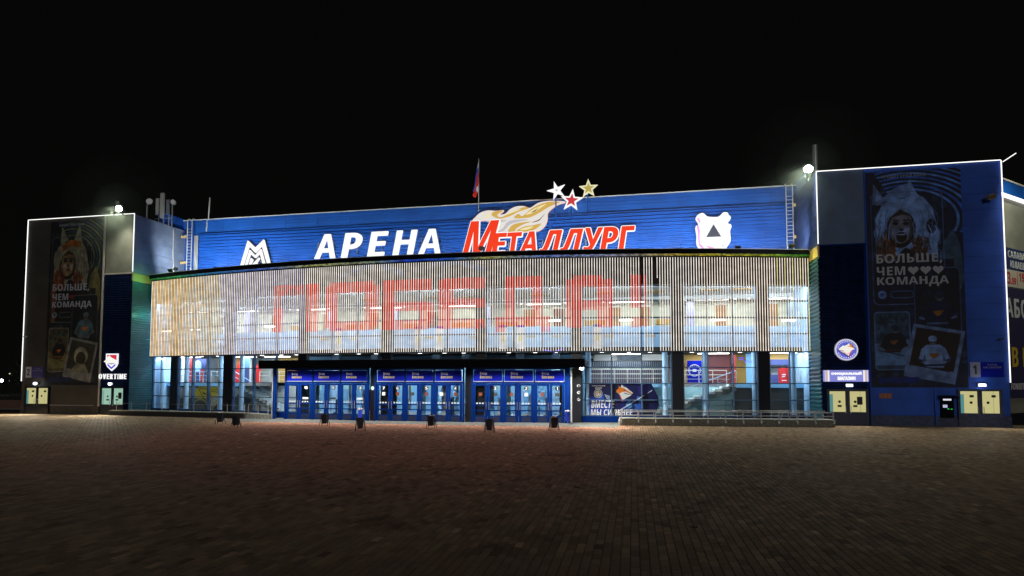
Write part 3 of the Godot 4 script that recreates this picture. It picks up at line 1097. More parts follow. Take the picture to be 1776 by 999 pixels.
	for q in [pts([-38.2, 2.9, -37.1, 5.2, -36.6, 5.2, -36.9, 2.9]), pts([-35.5, 4.7, -34.95, 4.2, -34.9, 2.9, -35.5, 2.9])]:
		var m := MB.new()
		m.prism(PackedVector2Array(q), -5.9, -5.84)
		obj("slanted_panel", m, M("red_paint"), arena)
	# posters and counters seen above the railings
	for q in [[-3.2, -1.3, 4.75, 5.25], [-1.1, 0.5, 4.75, 5.25], [0.7, 2.6, 4.75, 5.25]]:
		var m := MB.new()
		m.span(Vector3(q[0], q[2], -4.4), Vector3(q[1], q[3], -4.32))
		obj("menu_board", m, M("white_paint") if q[0] != -1.1 else M("grey_panel"), arena)
	var sl := MB.new()
	for k in 40: sl.span(Vector3(-3.5 + k * 0.155, 2.9, -5.5), Vector3(-3.43 + k * 0.155, 4.7, -5.46))
	obj("slatted_screen", sl, M("grey_panel"), arena)
	var po := MB.new()
	po.span(Vector3(4.35, 2.95, -5.4), Vector3(5.5, 4.75, -5.34))
	var pf := obj("blue_poster", po, M("sign_blue"), arena)
	var ring := MB.new()
	for i in 28:
		var a0 := TAU * i / 28
		ring.box(Vector3(4.93 + cos(a0) * 0.46, 3.95 + sin(a0) * 0.46, -5.33), Vector3(0.06, 0.09, 0.01), Basis(Vector3.BACK, a0))
		if i % 2: ring.box(Vector3(4.93 + cos(a0) * 0.36, 3.95 + sin(a0) * 0.36, -5.33), Vector3(0.02, 0.06, 0.01), Basis(Vector3.BACK, a0))
	ring.box(Vector3(4.93, 3.95, -5.33), Vector3(0.3, 0.22, 0.01))
	obj("ring_emblem", ring, M("white_paint"), pf)
	# railings of the raised foyer
	rail(-43.0, -36.0, -2.35, 2.87, 1.05, M("spandrel_blue"))
	rail(-3.4, 2.5, -2.4, 2.87, 1.15, M("cream_wall"))
	rail(3.0, 7.4, -4.6, 2.87, 1.1, M("cream_wall"))
	rail(-34.0, -30.6, -4.6, 2.87, 1.05, M("cream_wall"))
	# staircases
	stair(1.0, 7.6, 0.45, 2.85, -1.9, -3.9, true)
	stair(-35.0, -30.4, 2.85, 0.35, -2.7, -4.2, false)
	# lobby behind the doors
	var lw := MB.new()
	lw.span(Vector3(-30.5, 0.3, -5.3), Vector3(-4.0, 5.3, -5.1))
	obj("lobby_wall", lw, M("cyan_wall"), arena)
	var lp := MB.new()
	for x in [-25.6, -22.0, -16.4, -13.8, -9.2, -6.2]:
		lp.span(Vector3(x - 0.3, 0.3, -3.4), Vector3(x + 0.3, 5.3, -2.8))
	obj("lobby_pillar", lp, M("spandrel_blue"), arena)
	var lc := MB.new()
	deck(lc, -30.5, -4.0, -0.2, -5.2, 4.6, 4.75)
	obj("lobby_ceiling", lc, M("white_paint"), arena)
	var props := [["grey_panel", -26.9, 0.3, 1.9], ["under_dark", -24.4, 0.3, 1.5], ["red_paint", -21.6, 0.6, 2.3], ["pale_wall", -20.9, 0.3, 2.2], ["stair_grey", -18.4, 0.3, 1.6], ["ochre_wall", -15.9, 0.3, 1.1], ["under_dark", -14.5, 0.3, 1.7], ["pale_wall", -12.9, 0.3, 2.0], ["stair_grey", -10.1, 0.3, 2.4], ["ochre_wall", -8.0, 0.3, 0.9], ["grey_panel", -6.6, 0.3, 1.8], ["sign_blue", -5.5, 0.3, 1.2]]
	# glazed inner screens, posts and glowing cyan panels of the lobby, each a little different
	var tones := ["spandrel_blue", "under_dark", "cyan_wall", "pale_wall", "stair_grey", "urn_blue", "spandrel_blue", "cyan_wall"]
	var px := -27.2
	while px < -5.0:
		var wd := rng.randf_range(0.12, 0.42)
		var m := MB.new()
		var zz := rng.randf_range(-0.9, 0.5)
		m.span(Vector3(px, 0.3, zz - 0.1), Vector3(px + wd, rng.randf_range(1.6, 3.4) if rng.randf() < 0.5 else 3.6, zz))
		obj("lobby_post", m, M(tones[rng.randi() % 8]), arena)
		px += wd + rng.randf_range(0.25, 0.75)
	for x in [-26.2, -23.6, -21.2, -18.2, -16.0, -13.6, -10.6, -8.2, -6.0]:
		var m := MB.new()
		m.span(Vector3(x - rng.randf_range(0.4, 0.8), 2.35, -1.0), Vector3(x + rng.randf_range(0.3, 0.7), 2.75, -0.92))
		obj("lobby_glow_panel", m, glow("box_cyan", 0.30, 0.66, 0.80, 0.75), arena)
	for p in props:
		var m := MB.new()
		m.span(Vector3(p[1] - 0.16, p[2], -1.3), Vector3(p[1] + 0.2, p[3], -0.9))
		m.span(Vector3(p[1] - 0.3, 0.3, -1.4), Vector3(p[1] + 0.34, 0.42, -0.8))
		obj("turnstile_stand", m, M(p[0]), arena)
	for x in [-26.8, -22.4, -18.4, -14.6, -10.4, -6.6]:
		var m := MB.new()
		m.box(Vector3(x, 4.58, -1.6), Vector3(1.2, 0.05, 0.5))
		var l := obj("ceiling_lamp", m, M("lamp_white"), arena)
		area_light(l, Vector3(x, 4.53, -1.6), Vector3(0, -1, -0.3).normalized(), Vector2(3.0, 1.2), 80.0, cool)
	# red vending booth, sparkling strings
	var kiosk := thing("vending_booth", "bright red booth with white lettering inside the far right bay of the glass front", "booth", Vector3(11.9, 2.85, -4.9))
	var kb := MB.new()
	kb.span(Vector3(11.35, 2.85, -5.3), Vector3(12.35, 4.15, -4.6))
	obj("body", kb, M("red_paint"), kiosk)
	var kl := MB.new()
	kl.span(Vector3(11.45, 3.55, -4.6), Vector3(11.75, 3.62, -4.58))
	kl.span(Vector3(11.45, 3.4, -4.6), Vector3(11.7, 3.46, -4.58))
	kl.span(Vector3(11.45, 3.1, -4.6), Vector3(11.8, 3.16, -4.58))
	obj("white_lines", kl, M("white_paint"), kiosk)
	var ks := MB.new()
	ks.span(Vector3(11.8, 2.95, -4.6), Vector3(12.3, 4.05, -4.57))
	obj("side_door", ks, paint("red_dark", 0.36, 0.012, 0.012, 0.5), kiosk)
	for x in [12.55, 12.75]:
		var m := MB.new()
		for k in 22:
			m.ball(Vector3(x + rng.randf_range(-0.08, 0.08), 3.1 + k * 0.1, -4.6 + rng.randf_range(-0.05, 0.05)), Vector3.ONE * 0.035, 6)
		var o := obj("bead_string", m, glow("bead_light", 0.8, 0.9, 1.0, 0.9), arena)
	# violet sign reflections in the glass, built as glowing tubes
	var ne := MB.new()
	ne.tube([Vector3(8.3, 4.95, -4.9), Vector3(8.65, 4.95, -4.9), Vector3(8.65, 4.8, -4.9), Vector3(8.3, 4.8, -4.9)], 0.02)
	ne.tube([Vector3(8.7, 4.75, -4.9), Vector3(8.8, 4.55, -4.9), Vector3(9.0, 4.72, -4.9), Vector3(9.15, 4.55, -4.9), Vector3(9.35, 4.7, -4.9), Vector3(9.5, 4.98, -4.9), Vector3(9.62, 4.6, -4.9)], 0.02)
	tag(obj("violet_reflection", ne, M("reflection_violet")), "violet sign reflection built as a glowing outline beside the pale column in the second bay from the right", "built reflection")
	var n2 := MB.new()
	n2.tube([Vector3(-6.6, 5.42, 1.4), Vector3(-6.0, 5.3, 1.4), Vector3(-5.75, 5.18, 1.4), Vector3(-5.5, 5.34, 1.4), Vector3(-5.0, 5.46, 1.4)], 0.022)
	tag(obj("violet_reflection", n2, M("reflection_violet")), "small winged violet reflection built as a glowing outline just above the entrance canopy", "built reflection")
	inner_banner()
	graffiti()

func rail(x0: float, x1: float, off: float, y: float, h: float, m: Material) -> void:
	var b := MB.new()
	band(b, x0, x1, off, y + h - 0.06, y + h, 0.06)
	band(b, x0, x1, off, y + h - 0.42, y + h - 0.36, 0.05)
	band(b, x0, x1, off, y + h - 0.75, y + h - 0.72, 0.04)
	var top := obj("balustrade", b, m, arena)
	var cnt := roundi((x1 - x0) / 1.05)
	for i in cnt + 1:
		var x := lerpf(x0, x1, float(i) / cnt)
		var p := MB.new()
		p.span(Vector3(x - 0.03, y, front(x) + off - 0.05), Vector3(x + 0.03, y + h, front(x) + off))
		obj("post", p, M("pale_metal"), top)

func stair(x0: float, x1: float, y0: float, y1: float, off: float, off2: float, up: bool) -> void:
	var side := MB.new()
	var poly := PackedVector2Array([Vector2(x0, y0 - 0.5), Vector2(x1, y1 - 0.5), Vector2(x1, y1 + 0.05), Vector2(x0, y0 + 0.05)])
	var zm := front((x0 + x1) * 0.5) + off
	side.prism(poly, zm - 0.08, zm)
	var st := obj("staircase", side, M("stair_grey"), arena)
	var cnt := 13
	for i in cnt:
		var a := float(i) / cnt
		var b := float(i + 1) / cnt
		var xa := lerpf(x0, x1, a)
		var xb := lerpf(x0, x1, b)
		var yy := maxf(lerpf(y0, y1, a), lerpf(y0, y1, b))
		var m := MB.new()
		m.span(Vector3(xa, yy - 0.2, zm - 1.6), Vector3(xb, yy, zm + 0.03))
		obj("step", m, M("step_white"), st)
	if not up:
		for i in 8:
			var a := (i + 0.5) / 8.0
			var m := MB.new()
			m.box(Vector3(lerpf(x0, x1, a), lerpf(y0, y1, a) + 0.12, zm + 0.04), Vector3(0.2, 0.1, 0.02))
			obj("step_sticker", m, M("red_paint") if i % 2 else M("sign_yellow"), st)
	var h := MB.new()
	h.tube([Vector3(x0, y0 + 1.0, zm), Vector3(x1, y1 + 1.0, zm)], 0.035)
	h.tube([Vector3(x0, y0 + 0.55, zm), Vector3(x1, y1 + 0.55, zm)], 0.02)
	for i in 6:
		var a := i / 5.0
		h.cyl(Vector3(lerpf(x0, x1, a), lerpf(y0, y1, a), zm), Vector3(lerpf(x0, x1, a), lerpf(y0, y1, a) + 1.0, zm), 0.022, 0.022, 6)
	obj("handrail", h, M("spandrel_blue"), st)
	var wl := MB.new()
	wl.span(Vector3(x0 - 0.6, 0.3, zm - 1.9), Vector3(x1 + 0.3, 2.6, zm - 1.8))
	obj("stair_wall", wl, M("pale_wall") if not up else M("cyan_stair"), st)

# animal-head emblem of pointed ears and muzzle, drawn flat
func animal_mark(im: Image, cx: float, cy: float, s: float, flip: float) -> void:
	var asp := float(im.get_width()) / im.get_height()
	var T := func(a: Array) -> Array:
		var r := []
		for p in pts(a): r.append(Vector2(cx + flip * p.x * s, cy + p.y * s * asp))
		return r
	fill(im, T.call([-1.0, -0.12, -0.9, -0.38, -0.72, -0.45, -0.72, -0.95, -0.42, -0.62, -0.38, -1.0, -0.08, -0.72, 0.25, -0.6, 0.62, -0.3, 0.98, -0.02, 1.0, 0.12, 0.62, 0.42, 0.1, 0.72, -0.28, 1.0, -0.44, 0.62, -0.62, 0.2]), Color(0.06, 0.08, 0.35))
	fill(im, T.call([-0.94, -0.12, -0.85, -0.34, -0.66, -0.42, -0.66, -0.82, -0.42, -0.55, -0.33, -0.88, -0.08, -0.66, 0.22, -0.54, 0.58, -0.26, 0.93, -0.02, 0.9, 0.08, 0.5, 0.36, 0.0, 0.62, -0.26, 0.88, -0.4, 0.56, -0.58, 0.14]), Color(0.93, 0.95, 0.97))
	fill(im, T.call([-0.94, -0.12, -0.85, -0.34, -0.66, -0.42, -0.66, -0.82, -0.42, -0.52, -0.1, -0.5, 0.5, -0.14, 0.84, 0.04, 0.6, 0.06, 0.1, -0.16, -0.36, -0.08, -0.5, 0.06, -0.62, 0.04]), Color(0.93, 0.52, 0.08))
	fill(im, T.call([-0.6, 0.16, -0.52, 0.14, -0.22, 0.8, -0.3, 0.94]), Color(0.85, 0.12, 0.1))
	fill(im, T.call([-0.1, -0.34, 0.08, -0.36, 0.1, -0.22, -0.04, -0.2]), Color(0.1, 0.2, 0.5))
	line(im, T.call([0.9, 0.1, 0.4, 0.14, 0.0, 0.04]), 0.02 * s / 0.3, Color(0.1, 0.15, 0.4))

func inner_banner() -> void:
	var im := Image.create(512, 220, false, Image.FORMAT_RGB8)
	im.fill(Color(0.05, 0.07, 0.36))
	fill(im, pts([0, 0.45, 0.1, 0.4, 0.22, 0.5, 0.3, 0.62, 0.4, 0.9, 0.3, 1, 0, 1]), Color(0.10, 0.26, 0.72))
	fill(im, pts([0.12, 0.52, 0.2, 0.3, 0.22, 0.5, 0.26, 0.6]), Color(0.12, 0.35, 0.85))
	for k in 5: fill(im, pts([0.22 + k * 0.012, 0.34 + k * 0.05, 0.3, 0.40 + k * 0.05, 0.3, 0.43 + k * 0.05, 0.22 + k * 0.012, 0.37 + k * 0.05]), Color(0.75, 0.85, 0.95))
	fill(im, pts([0.3, 0, 0.42, 0, 0.36, 0.4, 0.4, 1, 0.34, 1, 0.3, 0.5]), Color(0.04, 0.05, 0.22))
	fill(im, pts([0.5, 0, 0.56, 0, 0.48, 1, 0.44, 1]), Color(0.09, 0.1, 0.5))
	for k in 14:
		var x := 0.52 + rng.randf() * 0.42
		var y := 0.5 + rng.randf() * 0.45
		oval(im, x, y, 0.03 + rng.randf() * 0.035, 0.05 + rng.randf() * 0.06, [Color(0.3, 0.62, 0.9), Color(0.16, 0.4, 0.8), Color(0.6, 0.82, 0.95), Color(0.06, 0.12, 0.4)][rng.randi() % 4], rng.randf() * 3)
	line(im, pts([0.38, 0.92, 0.62, 0.6, 0.9, 0.22]), 0.012, Color(0.85, 0.9, 0.95))
	line(im, pts([0.4, 0.95, 0.66, 0.62, 0.92, 0.28]), 0.01, Color(0.04, 0.06, 0.2))
	oval(im, 0.78, 0.18, 0.08, 0.2, Color(0.16, 0.12, 0.5), 0.3)
	animal_mark(im, 0.51, 0.3, 0.13, 1.0)
	oval(im, 0.13, 0.32, 0.062, 0.145, Color(0.88, 0.88, 0.85))
	oval(im, 0.13, 0.32, 0.052, 0.122, Color(0.1, 0.12, 0.2))
	oval(im, 0.13, 0.32, 0.044, 0.1, Color(0.85, 0.85, 0.82))
	animal_mark(im, 0.13, 0.32, 0.034, -1.0)
	speckle(im, 0.06)
	var m := printed("banner_print", im, 0.5)
	m.backlight_enabled = true
	m.backlight = Color(0.9, 0.9, 0.9)
	var b := thing("printed_banner", "blue printed banner with orange animal head emblem and white slanted slogan behind the glass", "banner", Vector3(-0.7, 0.5, -0.8))
	var mb := MB.new()
	var poly := PackedVector2Array([Vector2(-3.3, 0.5), Vector2(1.6, 0.5), Vector2(1.9, 1.3), Vector2(1.85, 1.9), Vector2(1.6, 2.4), Vector2(1.35, 2.9), Vector2(-3.3, 2.9)])
	var yaw := atan2(front(-3.3) - front(1.9), 5.2)
	var xf := Transform3D(Basis(Vector3.UP, yaw), Vector3(0, 0, 0))
	var piv := Vector3(-0.7, 0, front(-0.7) - 1.02)
	xf = Transform3D(Basis(Vector3.UP, yaw), piv) * Transform3D(Basis(), Vector3(0.7, 0, 0))
	mb.prism(poly, -0.02, 0.0, xf)
	obj("print", mb, m, b)
	var w := paint("banner_white", 0.8, 0.82, 0.85, 0.5)
	letters("lettering", b, "ВМЕСТЕ", -3.15, -1.45, 1.05, 1.62, 0.004, 0.01, w, 0.1, xf)
	letters("lettering", b, "МЫ СИЛЬНЕЕ", -3.2, -0.1, 0.5, 0.95, 0.004, 0.01, w, 0.1, xf)
	letters("lettering", b, "ОФИЦИАЛЬНЫЙ", -3.1, -2.1, 2.65, 2.77, 0.004, 0.01, w, 0.0, xf)
	letters("lettering", b, "МАГАЗИН", -2.85, -2.35, 2.48, 2.6, 0.004, 0.01, w, 0.0, xf)

func graffiti() -> void:
	var im := Image.create(640, 200, false, Image.FORMAT_RGB8)
	im.fill(Color(0.22, 0.24, 0.23))
	fill(im, pts([0.06, 0.06, 0.94, 0.06, 0.99, 0.2, 0.9, 0.5, 0.12, 0.5, 0.05, 0.2]), Color(0.52, 0.55, 0.53))
	fill(im, pts([0.42, 0.02, 0.7, 0.02, 0.78, 0.2, 0.86, 0.42, 0.7, 0.36, 0.56, 0.5, 0.4, 0.5, 0.36, 0.3]), Color(0.66, 0.6, 0.08))
	fill(im, pts([0.47, 0.22, 0.56, 0.36, 0.49, 0.33]), Color(0.05, 0.05, 0.05))
	fill(im, pts([0.52, 0.52, 0.66, 0.46, 0.78, 0.52, 0.7, 0.8, 0.6, 0.8]), Color(0.55, 0.56, 0.54))
	for q in [[0.4, 0.04, 0.45, 0.25, 0.5, 0.55, 0.58, 0.85], [0.58, 0.2, 0.6, 0.5, 0.58, 0.8], [0.6, 0.22, 0.72, 0.26, 0.86, 0.45], [0.44, 0.1, 0.6, 0.16, 0.76, 0.12]]:
		line(im, pts(q), 0.008, Color(0.03, 0.03, 0.03))
	for r in [0.3, 0.22]:
		var p := []
		for i in 20: p.append(Vector2(0.45 + cos(PI + PI * i / 19) * r * 0.42, 1.02 + sin(PI + PI * i / 19) * r * 1.6))
		line(im, p, 0.018, Color(0.04, 0.04, 0.04) if r < 0.25 else Color(0.5, 0.5, 0.2))
		var p2 := []
		for i in 20: p2.append(Vector2(0.74 + cos(PI + PI * i / 19) * r * 0.42, 1.02 + sin(PI + PI * i / 19) * r * 1.6))
		line(im, p2, 0.018, Color(0.04, 0.04, 0.04) if r < 0.25 else Color(0.5, 0.5, 0.2))
	speckle(im, 0.08)
	var m := printed("painted_wall", im, 0.8)
	m.albedo_color = Color(0.9, 0.9, 0.9)
	var mb := MB.new()
	band(mb, -43.3, -34.2, -2.3, 0.3, 2.58, 0.0, 0.5)
	var o := obj("painted_wall", mb, m, arena)

# ---------------------------------------------------------------- entrance under its canopy
func entrance() -> void:
	var ca := MB.new()
	deck(ca, -28.3, -3.3, 3.1, -1.6, 4.15, 4.55)
	obj("entrance_canopy", ca, M("black_metal"), arena)
	var fa := MB.new()
	band(fa, -28.32, -3.28, 3.14, 4.0, 4.62, 0.08)
	obj("canopy_fascia", fa, M("black_metal"), arena)
	var st := MB.new()
	for k in 3: st.span(Vector3(-3.3, 4.12 + k * 0.16, 0.6 + k * 0.02), Vector3(-3.22, 4.22 + k * 0.16, front(-3.3) + 3.1))
	obj("canopy_side_trim", st, M("mullion_blue"), arena)
	var doors := [
		[-27.4, -25.03, ["", "10"]], [-24.95, -22.56, ["", "9"]], [-22.48, -20.2, ["", "8"]],
		[-19.4, -17.12, ["7", "6"]], [-17.04, -14.82, ["", "5"]], [-14.74, -12.55, ["", "4"]],
		[-11.74, -9.5, ["", "3"]], [-9.42, -7.2, ["", "2"]], [-7.12, -4.93, ["", "1"]]]
	var ends := [[-27.55, -20.05, 1.84, 2.42], [-19.55, -12.4, 2.44, 2.46], [-11.85, -4.8, 2.44, 1.95]]
	for g in 3:
		var e: Array = ends[g]
		var p0 := Vector3(e[0], 0, e[2])
		var p1 := Vector3(e[1], 0, e[3])
		var dir := (p1 - p0).normalized()
		var bs := Basis(dir, Vector3.UP, dir.cross(Vector3.UP))
		var L := (p1 - p0).length()
		var xf := Transform3D(bs, p0)
		var at := func(x: float) -> float: return (x - e[0]) / (e[1] - e[0]) * L
		var B := func(mb: MB, x0: float, x1: float, y0: float, y1: float, z0: float, z1: float) -> void:
			mb.box(xf * Vector3((x0 + x1) * 0.5, (y0 + y1) * 0.5, (z0 + z1) * 0.5), Vector3(x1 - x0, y1 - y0, z1 - z0), bs)
		var fr := MB.new()
		B.call(fr, 0.0, L, 2.86, 3.02, -0.1, 0.06)
		B.call(fr, 0.0, L, 3.9, 4.12, -0.1, 0.04)
		B.call(fr, 0.0, 0.12, 0.0, 4.1, -0.1, 0.08)
		B.call(fr, L - 0.12, L, 0.0, 4.1, -0.1, 0.08)
		for k in [1, 2]:
			var xx: float = at.call(doors[g * 3 + k][0]) - 0.06
			B.call(fr, xx - 0.03, xx + 0.07, 0.0, 4.1, -0.1, 0.07)
		var frame := obj("entrance_frame", fr, M("door_blue"), arena)
		for k in 3:
			var d: Array = doors[g * 3 + k]
			var x0: float = at.call(d[0])
			var x1: float = at.call(d[1])
			var sg := MB.new()
			B.call(sg, x0 + 0.06, x1 - 0.06, 3.06, 3.88, -0.06, 0.02)
			var sign := obj("entrance_sign", sg, M("sign_blue"), arena)
			var rim := MB.new()
			B.call(rim, x0 + 0.03, x1 - 0.03, 3.0, 3.06, -0.04, 0.09)
			obj("sill_trim", rim, M("grey_metal"), sign)
			var sw := x0 + (x1 - x0) * (0.2 if g < 1 else 0.24)
			letters("lettering", sign, "Вход", sw, sw + 0.52, 3.5, 3.72, 0.022, 0.01, M("white_paint"), 0.0, xf)
			letters("lettering", sign, "Entrance", sw, sw + 0.9, 3.26, 3.47, 0.022, 0.01, M("sign_yellow"), 0.0, xf)
			for s in 2:
				var a := lerpf(x0, x1, 0.5 * s) + 0.015
				var b := lerpf(x0, x1, 0.5 * (s + 1)) - 0.015
				var lf := MB.new()
				var stile := 0.17
				B.call(lf, a, a + stile, 0.03, 2.85, -0.04, 0.04)
				B.call(lf, b - stile, b, 0.03, 2.85, -0.04, 0.04)
				B.call(lf, a + stile, b - stile, 2.72, 2.85, -0.04, 0.04)
				B.call(lf, a + stile, b - stile, 0.03, 0.5, -0.04, 0.03)
				var leaf := obj("entrance_door", lf, M("door_blue"), arena)
				var kp := MB.new()
				B.call(kp, a + stile + 0.02, b - stile - 0.02, 0.08, 0.42, 0.03, 0.04)
				obj("kick_plate", kp, M("door_dark"), leaf)
				var pn := MB.new()
				var q := [Vector3(a + stile, 0.5, 0), Vector3(b - stile, 0.5, 0), Vector3(b - stile, 2.72, 0), Vector3(a + stile, 2.72, 0)].map(func(v): return xf * v)
				pn.quad(q[0], q[1], q[2], q[3])
				obj("pane", pn, M("glass"), leaf)
				for yy in [0.88, 1.27]:
					var br := MB.new()
					B.call(br, a + stile, b - stile, yy - 0.045, yy + 0.045, -0.02, 0.03)
					obj("push_bar", br, M("door_blue"), leaf)
				var hx := b - 0.09 if s == 0 else a + 0.09
				var hd := MB.new()
				hd.tube([xf * Vector3(hx, 0.95, 0.04), xf * Vector3(hx, 0.95, 0.1), xf * Vector3(hx, 1.5, 0.1), xf * Vector3(hx, 1.5, 0.04)], 0.017)
				obj("handle", hd, M("grey_metal"), leaf)
				var mid := (a + b) * 0.5
				var txt: String = d[2][s]
				if txt:
					var dk := MB.new()
					dk.cyl(xf * Vector3(mid, 2.52, 0.004), xf * Vector3(mid, 2.52, 0.012), 0.17, 0.17, 16)
					obj("number_disc", dk, M("door_dark"), leaf)
					var wd := 0.09 if txt.length() == 1 else 0.15
					if txt == "1": wd = 0.05
					letters("number", leaf, txt, mid - wd, mid + wd, 2.41, 2.63, 0.014, 0.006, M("white_paint"), 0.0, xf)
				# stickers on the glass
				if (g * 6 + k * 2 + s) % 2 == 1 or g > 0:
					var sk := MB.new()
					var cc: String = ["red_brown_door", "pale_wall", "red_brown_door", "under_dark"][(g * 5 + k * 2 + s) % 4]
					B.call(sk, mid - 0.12, mid + 0.14, 1.95, 2.2, 0.004, 0.01) if g > 0 else B.call(sk, mid - 0.3, mid + 0.22, 1.62, 1.76, 0.004, 0.01)
					obj("notice", sk, M(cc), leaf)
				var sm := MB.new()
				for u in 3:
					B.call(sm, a + 0.24 + u * 0.22, a + 0.36 + u * 0.22, 1.36, 1.46, 0.004, 0.01)
				obj("small_stickers", sm, M("pale_wall"), leaf)
	# blue wing frames beside the doors and dark infill between the three groups
	var po := MB.new()
	po.cyl(Vector3(-28.55, 0, 1.75), Vector3(-28.55, 4.1, 1.75), 0.14, 0.14, 12)
	po.span(Vector3(-4.82, 0, 1.7), Vector3(-4.55, 4.1, 2.05))
	obj("canopy_post", po, M("door_blue"), arena)
	var inf := MB.new()
	inf.span(Vector3(-20.0, 0, 2.1), Vector3(-19.55, 4.1, 2.3))
	inf.span(Vector3(-12.38, 0, 2.1), Vector3(-11.86, 4.1, 2.3))
	obj("infill_panel", inf, M("pier_black"), arena)
	for px in [-28.75]:
		var d2 := MB.new()
		d2.tube([Vector3(px, 0.05, 1.75), Vector3(px, 3.95, 1.75)], 0.045, 8)
		obj("downpipe", d2, M("pale_metal"), arena)
	var dp := MB.new()
	dp.tube([Vector3(-4.42, 0.05, 2.1), Vector3(-4.42, 3.95, 2.1), Vector3(-4.3, 4.05, 1.95)], 0.05, 8)
	obj("downpipe", dp, M("pale_metal"), arena)
	# dark panel with white marks at the right end
	var dk := MB.new()
	dk.span(Vector3(-4.15, 0.45, 1.2), Vector3(-3.78, 4.1, 1.32))
	var pn := obj("dark_panel", dk, M("pier_black"), arena)
	for k in 3:
		var mk := MB.new()
		for i in 7:
			var a := -0.3 + i * 0.6
			mk.box(Vector3(-3.96 + 0.1 * cos(a * 1.2 + k), 2.72 - k * 0.5 + 0.08 * sin(a * 1.2 + k), 1.325), Vector3(0.07, 0.07, 0.01))
		obj("white_mark", mk, M("white_paint"), pn)
	# small round clock-like lamp between the groups
	var lm := MB.new()
	lm.ball(Vector3(-19.78, 2.5, 2.36), Vector3(0.13, 0.16, 0.06), 10)
	obj("wall_lamp", lm, glow("pale_lamp", 0.75, 0.95, 0.85, 1.1), arena)
	# downlights in the canopy soffit
	for x in [-27.9, -26.5, -24.9, -22.3, -19.3, -16.6, -14.2, -11.4, -9.2, -6.9, -4.9, -4.0]:
		var m := MB.new()
		var z := front(x) + 2.1
		m.box(Vector3(x, 4.13, z), Vector3(0.3, 0.05, 0.16))
		var l := obj("downlight", m, M("lamp_white"), arena)
		spot(l, Vector3(x, 4.08, z), Vector3(0, -1, 0.0), 78.0, 16.5, lin(1.0, 0.96, 0.88), 0.05)
	# the bright floodlight at the right end of the canopy
	var fl := thing("canopy_floodlight", "small bright floodlight on the right end of the entrance canopy", "floodlight", Vector3(-3.6, 4.0, 4.0))
	var fb := MB.new()
	fb.box(Vector3(-3.55, 3.98, 4.0), Vector3(0.24, 0.2, 0.26), Basis(Vector3.BACK, -0.4))
	fb.cyl(Vector3(-3.62, 4.1, 4.0), Vector3(-3.62, 4.35, 4.0), 0.03, 0.03, 6)
	obj("housing", fb, M("dark_metal"), fl)
	var fe := MB.new()
	fe.box(Vector3(-3.43, 3.93, 4.0), Vector3(0.03, 0.17, 0.22), Basis(Vector3.BACK, -0.4))
	fe.box(Vector3(-3.55, 3.95, 4.14), Vector3(0.18, 0.15, 0.02), Basis(Vector3.BACK, -0.4))
	obj("lens", fe, M("flood_lens"), fl)
	spot(fl, Vector3(-3.3, 3.86, 4.3), Vector3(0.85, -0.55, 0.05), 80.0, 75.0, lin(1.0, 0.94, 0.80), 0.1)

